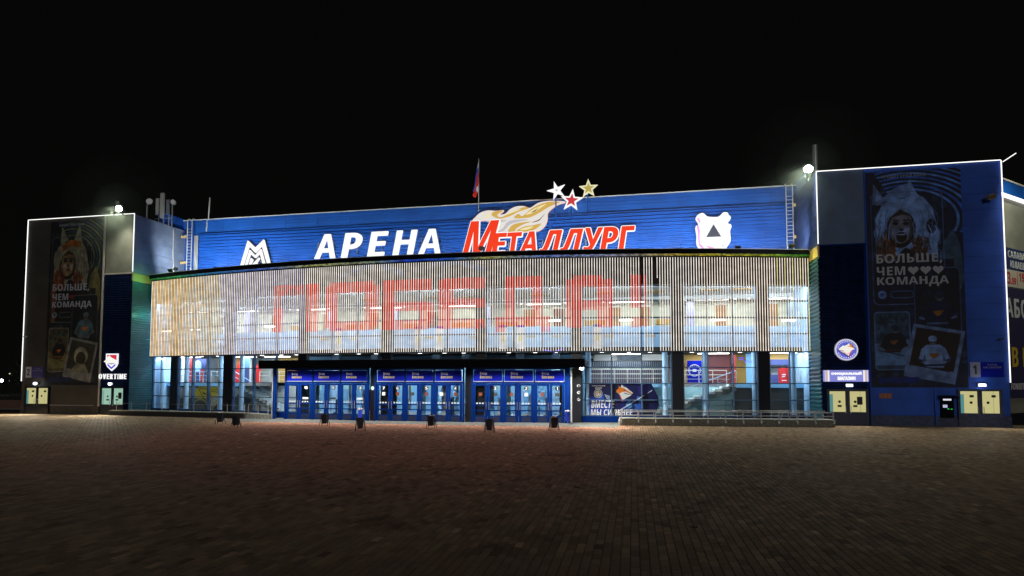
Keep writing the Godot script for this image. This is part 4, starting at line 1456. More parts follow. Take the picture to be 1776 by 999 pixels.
# ---------------------------------------------------------------- the curtain of light strips
func led_curtain() -> void:
	var x0 := -43.8
	var cnt := 298
	var pitch := (12.95 - x0) / cnt
	var rows := 48
	var main := Image.create(cnt, rows, false, Image.FORMAT_RGB8)
	var side := Image.create(cnt, rows, false, Image.FORMAT_RGB8)
	side.fill(Color(0, 0, 0))
	var nz := FastNoiseLite.new()
	nz.seed = 5
	nz.frequency = 0.05
	# red blocks of the picture running on the curtain: [x0, x1, y0, y1]
	var red := [[-29.4, -25.0, 10.05, 10.9], [-29.4, -28.3, 7.0, 10.9], [-26.1, -25.0, 7.0, 10.9],
		[-24.0, -20.0, 10.05, 10.9], [-24.3, -23.2, 7.3, 10.6], [-20.8, -19.7, 7.3, 10.6], [-24.0, -20.0, 7.0, 7.8],
		[-19.3, -18.2, 7.0, 10.95], [-19.3, -15.3, 10.1, 10.95], [-19.3, -15.5, 8.5, 9.25], [-19.3, -15.5, 7.0, 7.75], [-16.2, -15.1, 7.4, 9.0],
		[-14.6, -13.5, 7.0, 10.8], [-14.4, -11.1, 10.15, 10.95], [-14.4, -11.1, 8.6, 9.35], [-14.4, -11.1, 7.0, 7.75],
		[-9.4, -6.9, 10.15, 10.95], [-9.6, -8.7, 7.8, 10.9], [-7.5, -6.6, 7.8, 10.9], [-10.2, -6.1, 7.2, 7.95], [-10.2, -9.5, 6.7, 7.3], [-6.8, -6.1, 6.7, 7.3],
		[-4.3, -2.3, 10.15, 10.95], [-4.9, -3.8, 7.0, 10.7], [-2.7, -1.6, 7.0, 10.7], [-4.5, -2.0, 8.3, 9.0],
		[-0.1, 1.0, 8.5, 10.95], [-0.1, 1.0, 7.0, 7.8]]
	var blue := [[-23.0, 11.4, -21.4, 12.0], [-21.4, 12.0, -20.2, 12.25], [-19.6, 12.2, -17.6, 11.4], [-15.2, 12.1, -13.2, 12.25], [-13.2, 12.2, -11.0, 11.5], [-14.6, 11.1, -14.3, 11.7], [-11.3, 5.6, -11.6, 7.2], [-19.1, 5.6, -18.6, 6.6]]
	for i in cnt:
		var x := x0 + (i + 0.5) * pitch
		for j in rows:
			var y := lerpf(12.25, 5.3, (j + 0.5) / rows)
			var tw := nz.get_noise_2d(i * 3.0, j * 4.0)
			var c := Color(1.0, 0.965, 0.92)
			var yellow := 1.0 - smoothstep(-41.0, -33.0, x + 3.5 * nz.get_noise_2d(i * 2.0, j * 3.0))
			if i % 2 == 1: c = c.lerp(Color(0.98, 0.76, 0.34), yellow * 0.8)
			if x > -35.0 and x < -26.0 and i % 2: c = c.lerp(Color(0.80, 0.78, 1.0), 0.5)
			if x > 5.0: c = c.lerp(Color(1.0, 0.92, 0.84), 0.6)
			if x > 10.0 and i % 3 == 0: c = c.lerp(Color(0.85, 0.85, 0.45), 0.5)
			c = c * (0.86 + 0.14 * tw)
			for r in red:
				if x > r[0] and x < r[1] and y > r[2] and y < r[3]:
					c = c.lerp(Color(1.0, 0.5, 0.42), 0.5 if i % 2 else 0.12)
					side.set_pixel(i, j, Color(0.80, 0.05, 0.03))
			for b in blue:
				var t: float = (x - minf(b[0], b[2])) / maxf(0.01, absf(b[2] - b[0]))
				var yy: float = lerpf(b[1], b[3], t)
				if t >= 0.0 and t <= 1.0 and absf(y - yy) < 0.22:
					side.set_pixel(i, j, Color(0.02, 0.22, 0.42))
			if yellow > 0.04:
				side.set_pixel(i, j, Color(0.46, 0.30, 0.09) * yellow * clampf(0.75 + 0.8 * nz.get_noise_2d(i * 5.0, j * 2.0 + 90.0), 0.1, 1.2))
			elif x < -26.0 and x > -34.0 and y > 9.0 and tw > -0.2:
				side.set_pixel(i, j, Color(0.03, 0.03, 0.12))
			main.set_pixel(i, j, c)
	var lit := printed("strip_light", main, 0.6, 1.5, Color(0, 0, 0))
	lit.metallic_specular = 0.1
	lit.texture_filter = BaseMaterial3D.TEXTURE_FILTER_NEAREST
	var dim := printed("colour_light", side, 0.6, 1.0, Color(0, 0, 0))
	dim.metallic_specular = 0.1
	dim.texture_filter = BaseMaterial3D.TEXTURE_FILTER_NEAREST
	var cur := thing("light_curtain", "curtain of vertical white light strips hanging across the bowed glass front", "light curtain", Vector3(-15.5, 5.2, 0))
	var tr := MB.new()
	band(tr, x0, 12.95, -0.02, 5.2, 5.28, 0.08)
	obj("bottom_rail", tr, M("dark_metal"), cur)
	var tt := MB.new()
	band(tt, x0, 12.95, -0.02, 12.28, 12.36, 0.08)
	obj("top_rail", tt, M("dark_metal"), cur)
	for q in [6.63, 7.81, 9.09]:
		var h := MB.new()
		band(h, x0, 12.95, -0.1, q - 0.02, q + 0.02, 0.04)
		obj("cross_rail", h, M("dark_metal"), cur)
	var fill_lines := MB.new()
	for i in cnt:
		var x := x0 + (i + 0.5) * pitch
		var z := front(x)
		var u := Rect2((i + 0.35) / cnt, 0, 0.3 / cnt, 1)
		if i == 233 or i == 238: continue
		var ylow := 10.7 if i == 239 else 5.3
		if i == 239: u.size.y = 0.22
		var w := 0.025
		var e := MB.new()
		var A := Vector3(x - w, ylow, z)
		var B := Vector3(x + w, ylow, z)
		var up := Vector3(0, 12.25 - ylow, 0)
		var bk := Vector3(0, 0, -0.03)
		e.quad(A, B, B + up, A + up, u)
		e.quad(A + bk, A, A + up, A + bk + up, u)
		e.quad(B, B + bk, B + bk + up, B + up, u)
		var k := MB.new()
		k.quad(B + bk, A + bk, A + bk + up, B + bk + up)
		obj("light_strip", e, lit, cur, k, M("dark_metal"))
		# thin coloured line of the picture in the gap beside the strip
		var run := -1
		for j in rows + 1:
			var on := j < rows and side.get_pixel(i, j).get_luminance() > 0.004
			if on and run < 0: run = j
			if not on and run >= 0:
				var ya := lerpf(12.25, 5.3, float(j) / rows)
				var yb := lerpf(12.25, 5.3, float(run) / rows)
				var xm := x + pitch * 0.5
				var zz := front(xm) - 0.02
				fill_lines.quad(Vector3(xm - 0.026, ya, zz), Vector3(xm + 0.026, ya, zz), Vector3(xm + 0.026, yb, zz), Vector3(xm - 0.026, yb, zz), Rect2((i + 0.4) / cnt, float(run) / rows, 0.2 / cnt, float(j - run) / rows))
				run = -1
	var fl := obj("colour_strip", fill_lines, dim, cur)
	fl.set_meta("kind", "stuff")
	# glittering band under the canopy edge: reflection on the soffit metal, painted as glow
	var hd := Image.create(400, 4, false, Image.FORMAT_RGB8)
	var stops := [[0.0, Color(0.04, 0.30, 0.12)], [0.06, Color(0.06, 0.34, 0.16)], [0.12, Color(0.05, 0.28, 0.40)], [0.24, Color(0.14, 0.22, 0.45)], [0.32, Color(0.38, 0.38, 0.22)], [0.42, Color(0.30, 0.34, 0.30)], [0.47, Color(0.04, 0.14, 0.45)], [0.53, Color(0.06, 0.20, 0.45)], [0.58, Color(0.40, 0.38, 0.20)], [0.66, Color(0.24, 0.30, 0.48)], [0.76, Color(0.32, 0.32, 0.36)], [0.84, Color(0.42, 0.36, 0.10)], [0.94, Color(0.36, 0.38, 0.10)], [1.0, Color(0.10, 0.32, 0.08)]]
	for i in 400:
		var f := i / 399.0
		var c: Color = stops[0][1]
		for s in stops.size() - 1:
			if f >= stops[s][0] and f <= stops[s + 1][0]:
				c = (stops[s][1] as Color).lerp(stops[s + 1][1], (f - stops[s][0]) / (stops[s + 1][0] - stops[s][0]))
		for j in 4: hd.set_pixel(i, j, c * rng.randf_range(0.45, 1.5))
	var hm := printed("soffit_reflection", hd, 0.4, 1.6, Color(0.1, 0.1, 0.1))
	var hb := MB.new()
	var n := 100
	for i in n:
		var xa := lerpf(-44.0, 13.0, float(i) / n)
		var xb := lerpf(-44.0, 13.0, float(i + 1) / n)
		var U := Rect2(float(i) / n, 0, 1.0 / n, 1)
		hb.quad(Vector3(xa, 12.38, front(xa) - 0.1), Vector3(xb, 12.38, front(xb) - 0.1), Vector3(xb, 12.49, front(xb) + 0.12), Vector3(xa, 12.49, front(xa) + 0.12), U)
	var hl := obj("soffit_reflection", hb, hm, cur)
	omni(hl, Vector3(-43.0, 12.1, -0.6), 0.9, lin(0.15, 1.0, 0.35), 0.15)  # added lamps without fixtures, they tint the tower side walls
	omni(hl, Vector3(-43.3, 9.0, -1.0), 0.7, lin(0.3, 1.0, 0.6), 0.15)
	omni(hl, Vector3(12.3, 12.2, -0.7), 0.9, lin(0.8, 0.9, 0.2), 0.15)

# ---------------------------------------------------------------- signs on the hall
func extrude(points: Array, z0: float, z1: float, curve := false) -> MB:
	var m := MB.new()
	m.prism(smooth(pts(points)) if curve else PackedVector2Array(pts(points)), z0, z1)
	return m

func big_signs() -> void:
	var side := paint("letter_side", 0.5, 0.5, 0.52, 0.5)
	var fr := paint("sign_frame", 0.10, 0.13, 0.20, 0.5, 0.3)
	# white letters
	var ar := thing("white_lettering", "five slanted white illuminated letters on the blue hall wall", "sign", Vector3(-23.2, 14.5, -5.8))
	var L := [["А", -29.44, 2.1], ["Р", -26.72, 1.78], ["Е", -24.10, 1.62], ["Н", -21.61, 1.95], ["А", -19.12, 2.1]]
	for l in L:
		var o := letters("letter", ar, l[0], l[1], l[1] + l[2], 14.57, 16.86, -5.78, 0.2, M("letter_white"), 0.19 if l[0] != "А" else 0.12)
		var b := MB.new()
		b.span(Vector3(l[1] + 0.2, 14.9, -6.05), Vector3(l[1] + 0.3, 16.2, -5.79))
		b.span(Vector3(l[1] + l[2] - 0.3, 14.9, -6.05), Vector3(l[1] + l[2] - 0.2, 16.2, -5.79))
		obj("bracket", b, fr, o)
	# red letters with white borders
	var me := thing("red_lettering", "slanted red illuminated letters edged in white with a tall first letter, under a flame", "sign", Vector3(-7.5, 14.2, -5.8))
	var R := [["М", -14.9, 2.55, 17.3, 0.26], ["Е", -12.2, 1.1, 16.12, 0.14], ["Т", -11.0, 1.25, 16.12, 0.14], ["А", -9.72, 1.5, 16.14, 0.2], ["Л", -7.95, 1.55, 16.15, 0.24], ["Л", -6.15, 1.55, 16.17, 0.24], ["У", -4.2, 1.5, 16.2, 0.14], ["Р", -2.66, 1.25, 16.2, 0.18], ["Г", -1.12, 1.05, 16.2, 0.15]]
	for l in R:
		var o := letters("letter_border", me, l[0], l[1], l[1] + l[2], 14.2, l[3], -5.72, 0.16, M("letter_white"), l[4], Transform3D(), 0.105)
		letters("letter_face", o, l[0], l[1], l[1] + l[2], 14.2, l[3], -5.53, 0.06, M("letter_red"), l[4], Transform3D(), 0.02)
		var b := MB.new()
		b.span(Vector3(l[1] + 0.2, 14.5, -6.05), Vector3(l[1] + 0.35, 15.4, -5.73))
		obj("bracket", b, fr, o)
	# flame
	var flm := thing("flame_sign", "white and golden flame sign streaming up and right from the tall red letter", "sign", Vector3(-9.8, 16.2, -5.8))
	var outline := [-13.91, 17.46, -13.77, 17.78, -13.34, 18.14, -12.67, 18.31, -11.91, 18.23, -11.23, 18.25, -11.63, 17.9, -11.06, 17.92, -10.6, 18.31, -10.03, 18.53, -9.38, 18.52, -8.82, 18.33, -8.09, 18.73, -7.26, 18.86, -6.44, 18.82, -5.71, 18.71, -6.35, 18.54, -6.89, 18.2, -7.26, 17.81, -7.31, 17.16, -7.58, 16.63, -8.09, 16.28, -8.92, 16.23, -10.78, 16.2, -11.91, 16.2, -11.87, 17.35]
	var fp := smooth(pts(outline), 4)
	var grown := Geometry2D.offset_polygon(fp, 0.05)
	var e0 := MB.new()
	e0.prism(grown[0], -5.98, -5.9)
	obj("rim", e0, glow("flame_rim", 1.0, 0.62, 0.5, 0.9), flm)
	var e1 := MB.new()
	e1.prism(fp, -5.9, -5.8)
	obj("body", e1, glow("flame_white", 0.82, 0.78, 0.72, 0.9), flm)
	for q in [[-12.25, 17.84, -12.1, 18.16, -11.25, 18.23, -11.77, 17.86, -11.35, 17.65, -10.22, 18.15, -9.29, 18.43, -8.92, 18.31, -9.85, 18.04, -10.59, 17.71, -11.53, 17.52], [-9.47, 17.65, -8.73, 18.21, -7.99, 18.58, -7.17, 18.77, -6.16, 18.71, -7.08, 18.35, -7.99, 17.85, -8.92, 17.48, -10.22, 17.5, -9.85, 17.85], [-10.78, 16.32, -10.41, 16.86, -9.66, 17.05, -8.73, 17.1, -9.38, 16.9, -10.03, 16.56, -10.22, 16.29], [-10.03, 16.29, -9.38, 16.67, -8.55, 16.77, -7.81, 16.87, -8.36, 16.39, -9.1, 16.24]]:
		obj("gold_tongue", extrude(q, -5.8, -5.77, true), glow("flame_gold", 0.72, 0.45, 0.10, 0.85), flm)
	for q in [[-9.2, 17.75, -8.6, 18.15, -7.9, 18.45, -7.35, 18.6, -7.9, 18.25, -8.6, 17.85], [-11.2, 17.75, -10.4, 17.98, -9.6, 18.25, -10.3, 18.15], [-9.7, 16.4, -9.2, 16.6, -8.5, 16.66, -9.0, 16.42], [-12.9, 17.6, -12.7, 17.95, -12.4, 18.1, -12.5, 17.75]]:
		obj("pale_tongue", extrude(q, -5.77, -5.755, true), glow("flame_pale", 0.92, 0.80, 0.45, 0.9), flm)
	for q in [[-8.65, 17.03, -8.0, 17.25, -7.5, 17.72, -8.0, 17.15], [-8.7, 17.9, -8.2, 18.2, -8.0, 18.35, -8.35, 18.0]]:
		obj("dark_streak", extrude(q, -5.77, -5.752, true), paint("streak_dark", 0.12, 0.03, 0.03, 0.6), flm)
	for q in [[-11.9, 16.35, -11.3, 16.6, -10.8, 17.2, -10.0, 17.35, -9.0, 17.3, -9.8, 17.15, -10.6, 16.95, -11.2, 16.4], [-12.8, 17.3, -11.6, 17.4, -10.9, 17.3, -11.7, 17.2]]:
		obj("grey_tongue", extrude(q, -5.8, -5.778, true), glow("flame_grey", 0.62, 0.60, 0.62, 0.8), flm)
	# three stars
	star("white five-pointed star sign, leftmost of the three above the roof edge", -6.4, 19.66, 0.86, 0.30, 0.28, "letter_white", "flame_grey", 0.2)
	star("red-centred five-pointed star sign with white border, lowest of the three", -5.1, 18.7, 1.0, 0.42, -0.12, "letter_white", "star_red", 0.62)
	star("golden five-pointed star sign on a tall post, rightmost of the three", -3.64, 19.66, 0.84, 0.36, 0.02, "star_cream", "star_gold", 0.62)
	# nested zigzag emblem
	var mk := thing("zigzag_emblem", "white illuminated emblem of nested zigzag strokes at the left end of the hall wall", "sign", Vector3(-35.7, 14.2, -5.8))
	for q in [[-37.45, 14.0, -36.6, 16.78, -35.73, 15.99, -34.81, 16.80, -33.98, 14.1, -34.43, 14.1, -35.07, 15.97, -35.73, 15.32, -36.4, 15.98, -37.03, 14.0], [-36.95, 14.0, -36.37, 15.86, -35.74, 15.24, -35.09, 15.89, -34.54, 14.1, -34.9, 14.1, -35.27, 15.23, -35.72, 14.81, -36.23, 15.23, -36.64, 14.0], [-36.52, 14.0, -36.22, 15.05, -35.87, 14.78, -36.06, 14.43, -36.15, 14.0], [-36.09, 14.05, -36.02, 14.38, -35.30, 15.05, -35.17, 14.83, -35.47, 14.45, -35.28, 14.1]]:
		var sh2 := Geometry2D.offset_polygon(PackedVector2Array(pts(q)), -0.075)
		var sm := MB.new()
		sm.prism(sh2[0], -5.9, -5.66)
		obj("stroke", sm, M("letter_white"), mk)
	obj("backing", extrude([-37.45, 14.0, -36.6, 16.78, -35.73, 15.99, -34.81, 16.80, -33.98, 14.1, -34.9, 14.1, -35.15, 14.7, -35.4, 14.3, -35.3, 14.0], -5.93, -5.88), M("pier_black"), mk)
	var mb := MB.new()
	mb.span(Vector3(-37.0, 14.5, -6.05), Vector3(-34.4, 14.6, -5.92))
	mb.span(Vector3(-36.6, 15.6, -6.05), Vector3(-34.8, 15.7, -5.92))
	obj("bracket", mb, fr, mk)
	# shield
	var sh := thing("shield_emblem", "white illuminated shield emblem with a black triangle, right part of the hall wall", "sign", Vector3(6.6, 14.0, -5.8))
	obj("body", extrude([5.42, 16.93, 5.8, 17.06, 6.12, 16.78, 6.41, 16.69, 6.95, 16.66, 7.2, 16.79, 7.45, 17.02, 7.77, 16.98, 7.85, 16.8, 8.01, 16.6, 7.97, 16.38, 7.82, 16.21, 7.82, 16.06, 8.0, 15.99, 8.06, 15.77, 7.95, 15.43, 7.98, 14.82, 7.93, 14.48, 7.64, 14.06, 7.48, 13.9, 5.67, 13.9, 5.38, 14.24, 5.28, 14.55, 5.29, 15.21, 5.24, 15.56, 5.22, 15.95, 5.45, 16.07, 5.43, 16.25, 5.25, 16.57, 5.25, 16.7], -5.95, -5.62, true), M("letter_white"), sh)
	obj("triangle", extrude([6.64, 16.06, 7.23, 15.0, 6.04, 15.0], -5.62, -5.6), paint("triangle_black", 0.03, 0.03, 0.045, 0.5), sh)
	for q in [[5.31, 15.97, 5.45, 16.03, 5.55, 15.54, 5.52, 15.02, 5.53, 14.5, 5.76, 14.23, 5.92, 14.0, 5.74, 14.0, 5.46, 14.33, 5.40, 14.94, 5.40, 15.38], [5.33, 16.61, 5.48, 16.64, 5.60, 16.33, 5.56, 16.13], [5.96, 14.3, 6.66, 14.1, 6.66, 14.0, 6.33, 14.0]]:
		obj("pink_edge", extrude(q, -5.62, -5.605), glow("pink_edge", 0.85, 0.36, 0.80, 1.0), sh)
	obj("blue_mark", extrude([7.2, 14.2, 7.4, 14.28, 7.55, 14.4, 7.35, 14.18], -5.62, -5.605), glow("mark_blue", 0.3, 0.42, 0.9, 0.9), sh)
	var sb := MB.new()
	sb.span(Vector3(5.6, 14.6, -6.05), Vector3(7.7, 14.7, -5.96))
	sb.span(Vector3(5.6, 16.2, -6.05), Vector3(7.7, 16.3, -5.96))
	obj("bracket", sb, fr, sh)
	# floodlights on the canopy roof that wash the hall wall
	var wash := [-41.3, -36.6, -32.6, -28.0, -23.4, -18.8, -14.2, -9.6, -5.0, -0.6, 3.6, 7.8, 11.6]
	for k in wash.size():
		var x: float = wash[k]
		var hb := MB.new()
		var bs := Basis(Vector3.RIGHT, 0.7)
		hb.box(Vector3(x, 13.1, -1.3), Vector3(0.4, 0.3, 0.14), bs)
		hb.cyl(Vector3(x, 12.7, -1.25), Vector3(x, 13.0, -1.25), 0.03, 0.03, 6)
		var f := obj("wall_floodlight", hb, M("dark_metal"), arena)
		var le := MB.new()
		le.box(Vector3(x, 13.1, -1.3) - bs.z * 0.08, Vector3(0.34, 0.24, 0.02), bs)
		obj("lens", le, glow("wash_lens", 0.85, 0.93, 1.0, 4.0), f)
		spot(f, Vector3(x, 13.2, -1.42), Vector3(0, 0.5, -1), 70.0 if k == 0 or k == 12 else 58.0, 40.0 * [1.35, 1.25, 0.65, 0.8, 0.55, 0.7, 0.6, 0.75, 0.8, 0.95, 1.1, 0.8, 0.65][k], lin(0.86, 0.94, 1.0), 0.12)
	# small fittings seen against the wall just above the canopy edge
	for q in [[-40.35, "fitting peeking over the canopy edge near the left ladder", 0.0], [-11.2, "fitting peeking over the canopy edge before the tall red letter", 0.0]]:
		var f := thing("roof_fitting", "round metal " + q[1], "roof fitting", Vector3(q[0], 12.9, front(q[0])))
		var m := MB.new()
		m.ball(Vector3(q[0], 13.12, front(q[0]) + 0.2), Vector3(0.26, 0.17, 0.18), 10)
		m.cyl(Vector3(q[0], 12.9, front(q[0]) + 0.2), Vector3(q[0], 13.05, front(q[0]) + 0.2), 0.05, 0.05, 6)
		obj("head", m, M("grey_metal"), f)

func star(label: String, x: float, y: float, r: float, ri: float, turn: float, outer: String, inner: String, k: float) -> void:
	glow("star_red", 0.62, 0.05, 0.06, 0.9)
	glow("star_gold", 0.50, 0.40, 0.10, 0.9)
	glow("star_cream", 0.90, 0.85, 0.55, 0.9)
	var t := thing("star_sign", label, "star sign", Vector3(x, 17.4, -5.6), "three stars over the hall")
	var P := []
	var Q := []
	for i in 10:
		var a := PI / 2 + turn + PI * i / 5
		var rr := r if i % 2 == 0 else ri
		P.append(Vector2(x + cos(a) * rr, y + sin(a) * rr))
		Q.append(Vector2(x + cos(a) * rr * k, y + sin(a) * rr * k))
	var m := MB.new()
	m.prism(PackedVector2Array(P), -5.6, -5.45)
	obj("body", m, M(outer), t)
	var n := MB.new()
	n.prism(PackedVector2Array(Q), -5.45, -5.43)
	obj("centre", n, M(inner), t)
	var p := MB.new()
	p.cyl(Vector3(x - 0.1, 17.3, -5.75), Vector3(x - 0.1, y, -5.75), 0.06, 0.06, 8)
	p.span(Vector3(x - 0.15, 17.2, -6.05), Vector3(x - 0.05, 17.4, -5.7))
	obj("post", p, M("blue_sheet"), t)

# ---------------------------------------------------------------- banners, plates and lamps on the towers
func player(im: Image, cx: float, cy: float, s: float, shirt: Color, trim: Color, lean: float) -> void:
	var asp := float(im.get_width()) / im.get_height()
	var T := func(a: Array) -> Array:
		var r := []
		for p in pts(a): r.append(Vector2(cx + (p.x + lean * -p.y) * s, cy + p.y * s * asp))
		return r
	fill(im, T.call([-0.62, -0.35, -0.35, -0.58, 0.35, -0.58, 0.62, -0.35, 0.85, 0.35, 0.55, 0.5, 0.45, 0.75, -0.45, 0.75, -0.55, 0.5, -0.85, 0.35]), shirt)
	fill(im, T.call([-0.48, -0.1, -0.62, 0.42, -0.42, 0.36]), shirt.darkened(0.4))
	fill(im, T.call([0.48, -0.1, 0.62, 0.42, 0.42, 0.36]), shirt.darkened(0.4))
	fill(im, T.call([-0.86, 0.2, -0.6, 0.3, -0.62, 0.42, -0.9, 0.34]), trim)
	fill(im, T.call([0.86, 0.2, 0.6, 0.3, 0.62, 0.42, 0.9, 0.34]), trim)
	fill(im, T.call([-0.5, 0.55, 0.5, 0.55, 0.5, 0.66, -0.5, 0.66]), trim)
	fill(im, T.call([-0.28, -0.05, 0.3, -0.1, 0.1, 0.2, -0.08, 0.22]), Color(0.8, 0.42, 0.1))
	oval(im, cx + lean * 0.8 * s, cy - 0.8 * s * asp, 0.2 * s, 0.25 * s * asp, Color(0.55, 0.42, 0.34))
	oval(im, cx + lean * 0.9 * s, cy - 0.92 * s * asp, 0.23 * s, 0.18 * s * asp, shirt.lightened(0.1))
	fill(im, T.call([-0.16, -0.74, 0.16, -0.74, 0.16, -0.7, -0.16, -0.7]), Color(0.1, 0.08, 0.08))
	line(im, T.call([-0.9, 0.6, 0.7, 1.0]), 0.05 * s, Color(0.05, 0.05, 0.06))

func portrait_banner(left: bool) -> Image:
	var W := 300
	var Hh := 760
	var im := Image.create(W, Hh, false, Image.FORMAT_RGB8)
	var asp := float(W) / Hh
	im.fill(Color(0.07, 0.10, 0.20) if not left else Color(0.09, 0.11, 0.14))
	# mottled crowd behind
	for i in 420:
		var yy := rng.randf()
		oval(im, rng.randf(), yy, rng.randf_range(0.01, 0.045), rng.randf_range(0.008, 0.022), [Color(0.13, 0.18, 0.24), Color(0.05, 0.07, 0.14), Color(0.20, 0.26, 0.30), Color(0.10, 0.14, 0.26)][rng.randi() % 4], rng.randf() * 3)
	# wide arcs on the upper right
	for k in 8:
		var p := []
		var q := []
		for i in 24:
			var a := -PI * 0.62 + PI * 0.75 * i / 23
			var r := 0.42 + k * 0.055
			p.append(Vector2(0.42 + cos(a) * r * (1.0 if left else 1.25), 0.235 + sin(a) * r * 0.34))
			q.append(Vector2(0.42 + cos(a) * (r + 0.026) * (1.0 if left else 1.25), 0.235 + sin(a) * (r + 0.026) * 0.34))
		q.reverse()
		fill(im, p + q, [Color(0.55, 0.70, 0.85), Color(0.32, 0.50, 0.78)][k % 2] if not left else [Color(0.50, 0.58, 0.45), Color(0.25, 0.36, 0.55)][k % 2])
	# lighter clothing at the right
	fill(im, pts([0.72, 0.5, 0.8, 0.34, 0.9, 0.28, 0.97, 0.36, 1.0, 0.5, 0.96, 0.56]), Color(0.38, 0.42, 0.42) if not left else Color(0.52, 0.50, 0.30))
	# long pale hair and pointed-eared hood
	var hair := Color(0.78, 0.80, 0.84) if not left else Color(0.66, 0.66, 0.60)
	fill(im, pts([0.10, 0.33, 0.09, 0.22, 0.16, 0.16, 0.24, 0.135, 0.60, 0.125, 0.70, 0.18, 0.76, 0.30, 0.72, 0.40, 0.60, 0.44, 0.2, 0.44]), hair)
	if left:
		fill(im, pts([0.2, 0.14, 0.22, 0.03, 0.36, 0.12]), hair)
		fill(im, pts([0.46, 0.12, 0.56, 0.02, 0.62, 0.13]), hair)
		fill(im, pts([0.22, 0.155, 0.4, 0.115, 0.6, 0.13, 0.6, 0.165, 0.4, 0.155, 0.24, 0.19]), Color(0.72, 0.42, 0.08))
	else:
		fill(im, pts([0.06, 0.155, 0.08, 0.055, 0.2, 0.13, 0.2, 0.16]), Color(0.60, 0.58, 0.62))
		fill(im, pts([0.1, 0.14, 0.11, 0.08, 0.17, 0.13]), Color(0.8, 0.8, 0.84))
		fill(im, pts([0.36, 0.115, 0.47, 0.045, 0.54, 0.11, 0.62, 0.14, 0.5, 0.15]), Color(0.82, 0.84, 0.88))
		fill(im, pts([0.12, 0.145, 0.3, 0.08, 0.44, 0.06, 0.48, 0.12, 0.3, 0.135]), Color(0.70, 0.72, 0.78))
		oval(im, 0.68, 0.265, 0.05, 0.035, Color(0.10, 0.09, 0.10))
	# fur on the shoulders
	fill(im, pts([0.08, 0.34, 0.2, 0.27, 0.28, 0.33, 0.3, 0.41, 0.14, 0.42]), Color(0.62, 0.28, 0.06))
	fill(im, pts([0.46, 0.38, 0.54, 0.3, 0.62, 0.34, 0.64, 0.42, 0.5, 0.43]), Color(0.62, 0.28, 0.06))
	fill(im, pts([0.3, 0.4, 0.4, 0.36, 0.52, 0.38, 0.7, 0.4, 0.72, 0.46, 0.26, 0.46]), Color(0.06, 0.07, 0.13))
	# face
	var fx := 0.36
	var fy := 0.265
	oval(im, fx, fy + 0.01, 0.155, 0.085, Color(0.14, 0.09, 0.06), 0.1)
	oval(im, fx, fy, 0.125, 0.075, Color(0.70, 0.56, 0.50) if not left else Color(0.66, 0.56, 0.42), 0.1)
	fill(im, pts([fx - 0.12, fy - 0.045, fx, fy - 0.085, fx + 0.12, fy - 0.05, fx + 0.02, fy - 0.06]), Color(0.34, 0.16, 0.06))
	oval(im, fx - 0.055, fy - 0.02, 0.032, 0.009, Color(0.12, 0.08, 0.08), 0.1)
	oval(im, fx + 0.055, fy - 0.018, 0.032, 0.009, Color(0.12, 0.08, 0.08), 0.1)
	oval(im, fx - 0.06, fy + 0.02, 0.04, 0.02, Color(0.80, 0.72, 0.72))
	oval(im, fx + 0.07, fy + 0.02, 0.04, 0.02, Color(0.80, 0.72, 0.72))
	fill(im, pts([fx - 0.022, fy + 0.006, fx + 0.03, fy + 0.006, fx + 0.004, fy + 0.02]), Color(0.08, 0.06, 0.08))
	if left:
		fill(im, pts([fx - 0.045, fy + 0.036, fx, fy + 0.031, fx + 0.05, fy + 0.036, fx, fy + 0.045]), Color(0.5, 0.2, 0.16))
	else:
		oval(im, fx + 0.005, fy + 0.042, 0.062, 0.026, Color(0.72, 0.70, 0.70))
		oval(im, fx + 0.005, fy + 0.045, 0.055, 0.024, Color(0.20, 0.03, 0.04))
		fill(im, pts([fx - 0.045, fy + 0.03, fx + 0.05, fy + 0.03, fx + 0.04, fy + 0.036, fx - 0.035, fy + 0.036]), Color(0.85, 0.85, 0.82))
	for i in 130:
		var hx := rng.randf_range(0.1, 0.74)
		if absf(hx - fx) < 0.11: continue
		var hy := rng.randf_range(0.15, 0.36)
		var k := rng.randf_range(0.55, 1.12)
		line(im, pts([hx, hy, hx + (hx - fx) * 0.12, hy + 0.03, hx + (hx - fx) * 0.1, hy + rng.randf_range(0.05, 0.09)]), rng.randf_range(0.004, 0.012), Color(hair.r * k, hair.g * k, hair.b * k * 1.03))
	for i in 90:
		var hx: float = [rng.randf_range(0.1, 0.3), rng.randf_range(0.46, 0.64)][i % 2]
		var hy := rng.randf_range(0.31, 0.41)
		var k := rng.randf_range(0.35, 1.2)
		line(im, pts([hx, hy, hx + rng.randf_range(-0.03, 0.03), hy + 0.025]), 0.01, Color(0.62 * k, 0.28 * k, 0.07 * k))
	fill(im, pts([fx + 0.07, fy - 0.05, fx + 0.12, fy - 0.03, fx + 0.125, fy + 0.03, fx + 0.07, fy + 0.07, fx + 0.1, fy]), Color(0.42, 0.32, 0.28))
	oval(im, fx - 0.05, fy - 0.034, 0.04, 0.004, Color(0.25, 0.14, 0.1), 0.15)
	oval(im, fx + 0.055, fy - 0.033, 0.04, 0.004, Color(0.25, 0.14, 0.1), 0.05)
	# dark band that carries the slogan
	fill(im, pts([0.06, 0.42, 0.9, 0.42, 0.9, 0.62, 0.06, 0.62]), Color(0.06, 0.08, 0.18) if not left else Color(0.10, 0.10, 0.12))
	if left: fill(im, pts([0.36, 0.455, 0.72, 0.455, 0.72, 0.475, 0.36, 0.475]), Color(0.6, 0.15, 0.06))
	if left: fill(im, pts([0.06, 0.4, 0.13, 0.36, 0.15, 0.62, 0.08, 0.62]), Color(0.62, 0.36, 0.06))
	# picture frames drawn as thin lines
	var pale := Color(0.52, 0.56, 0.66)
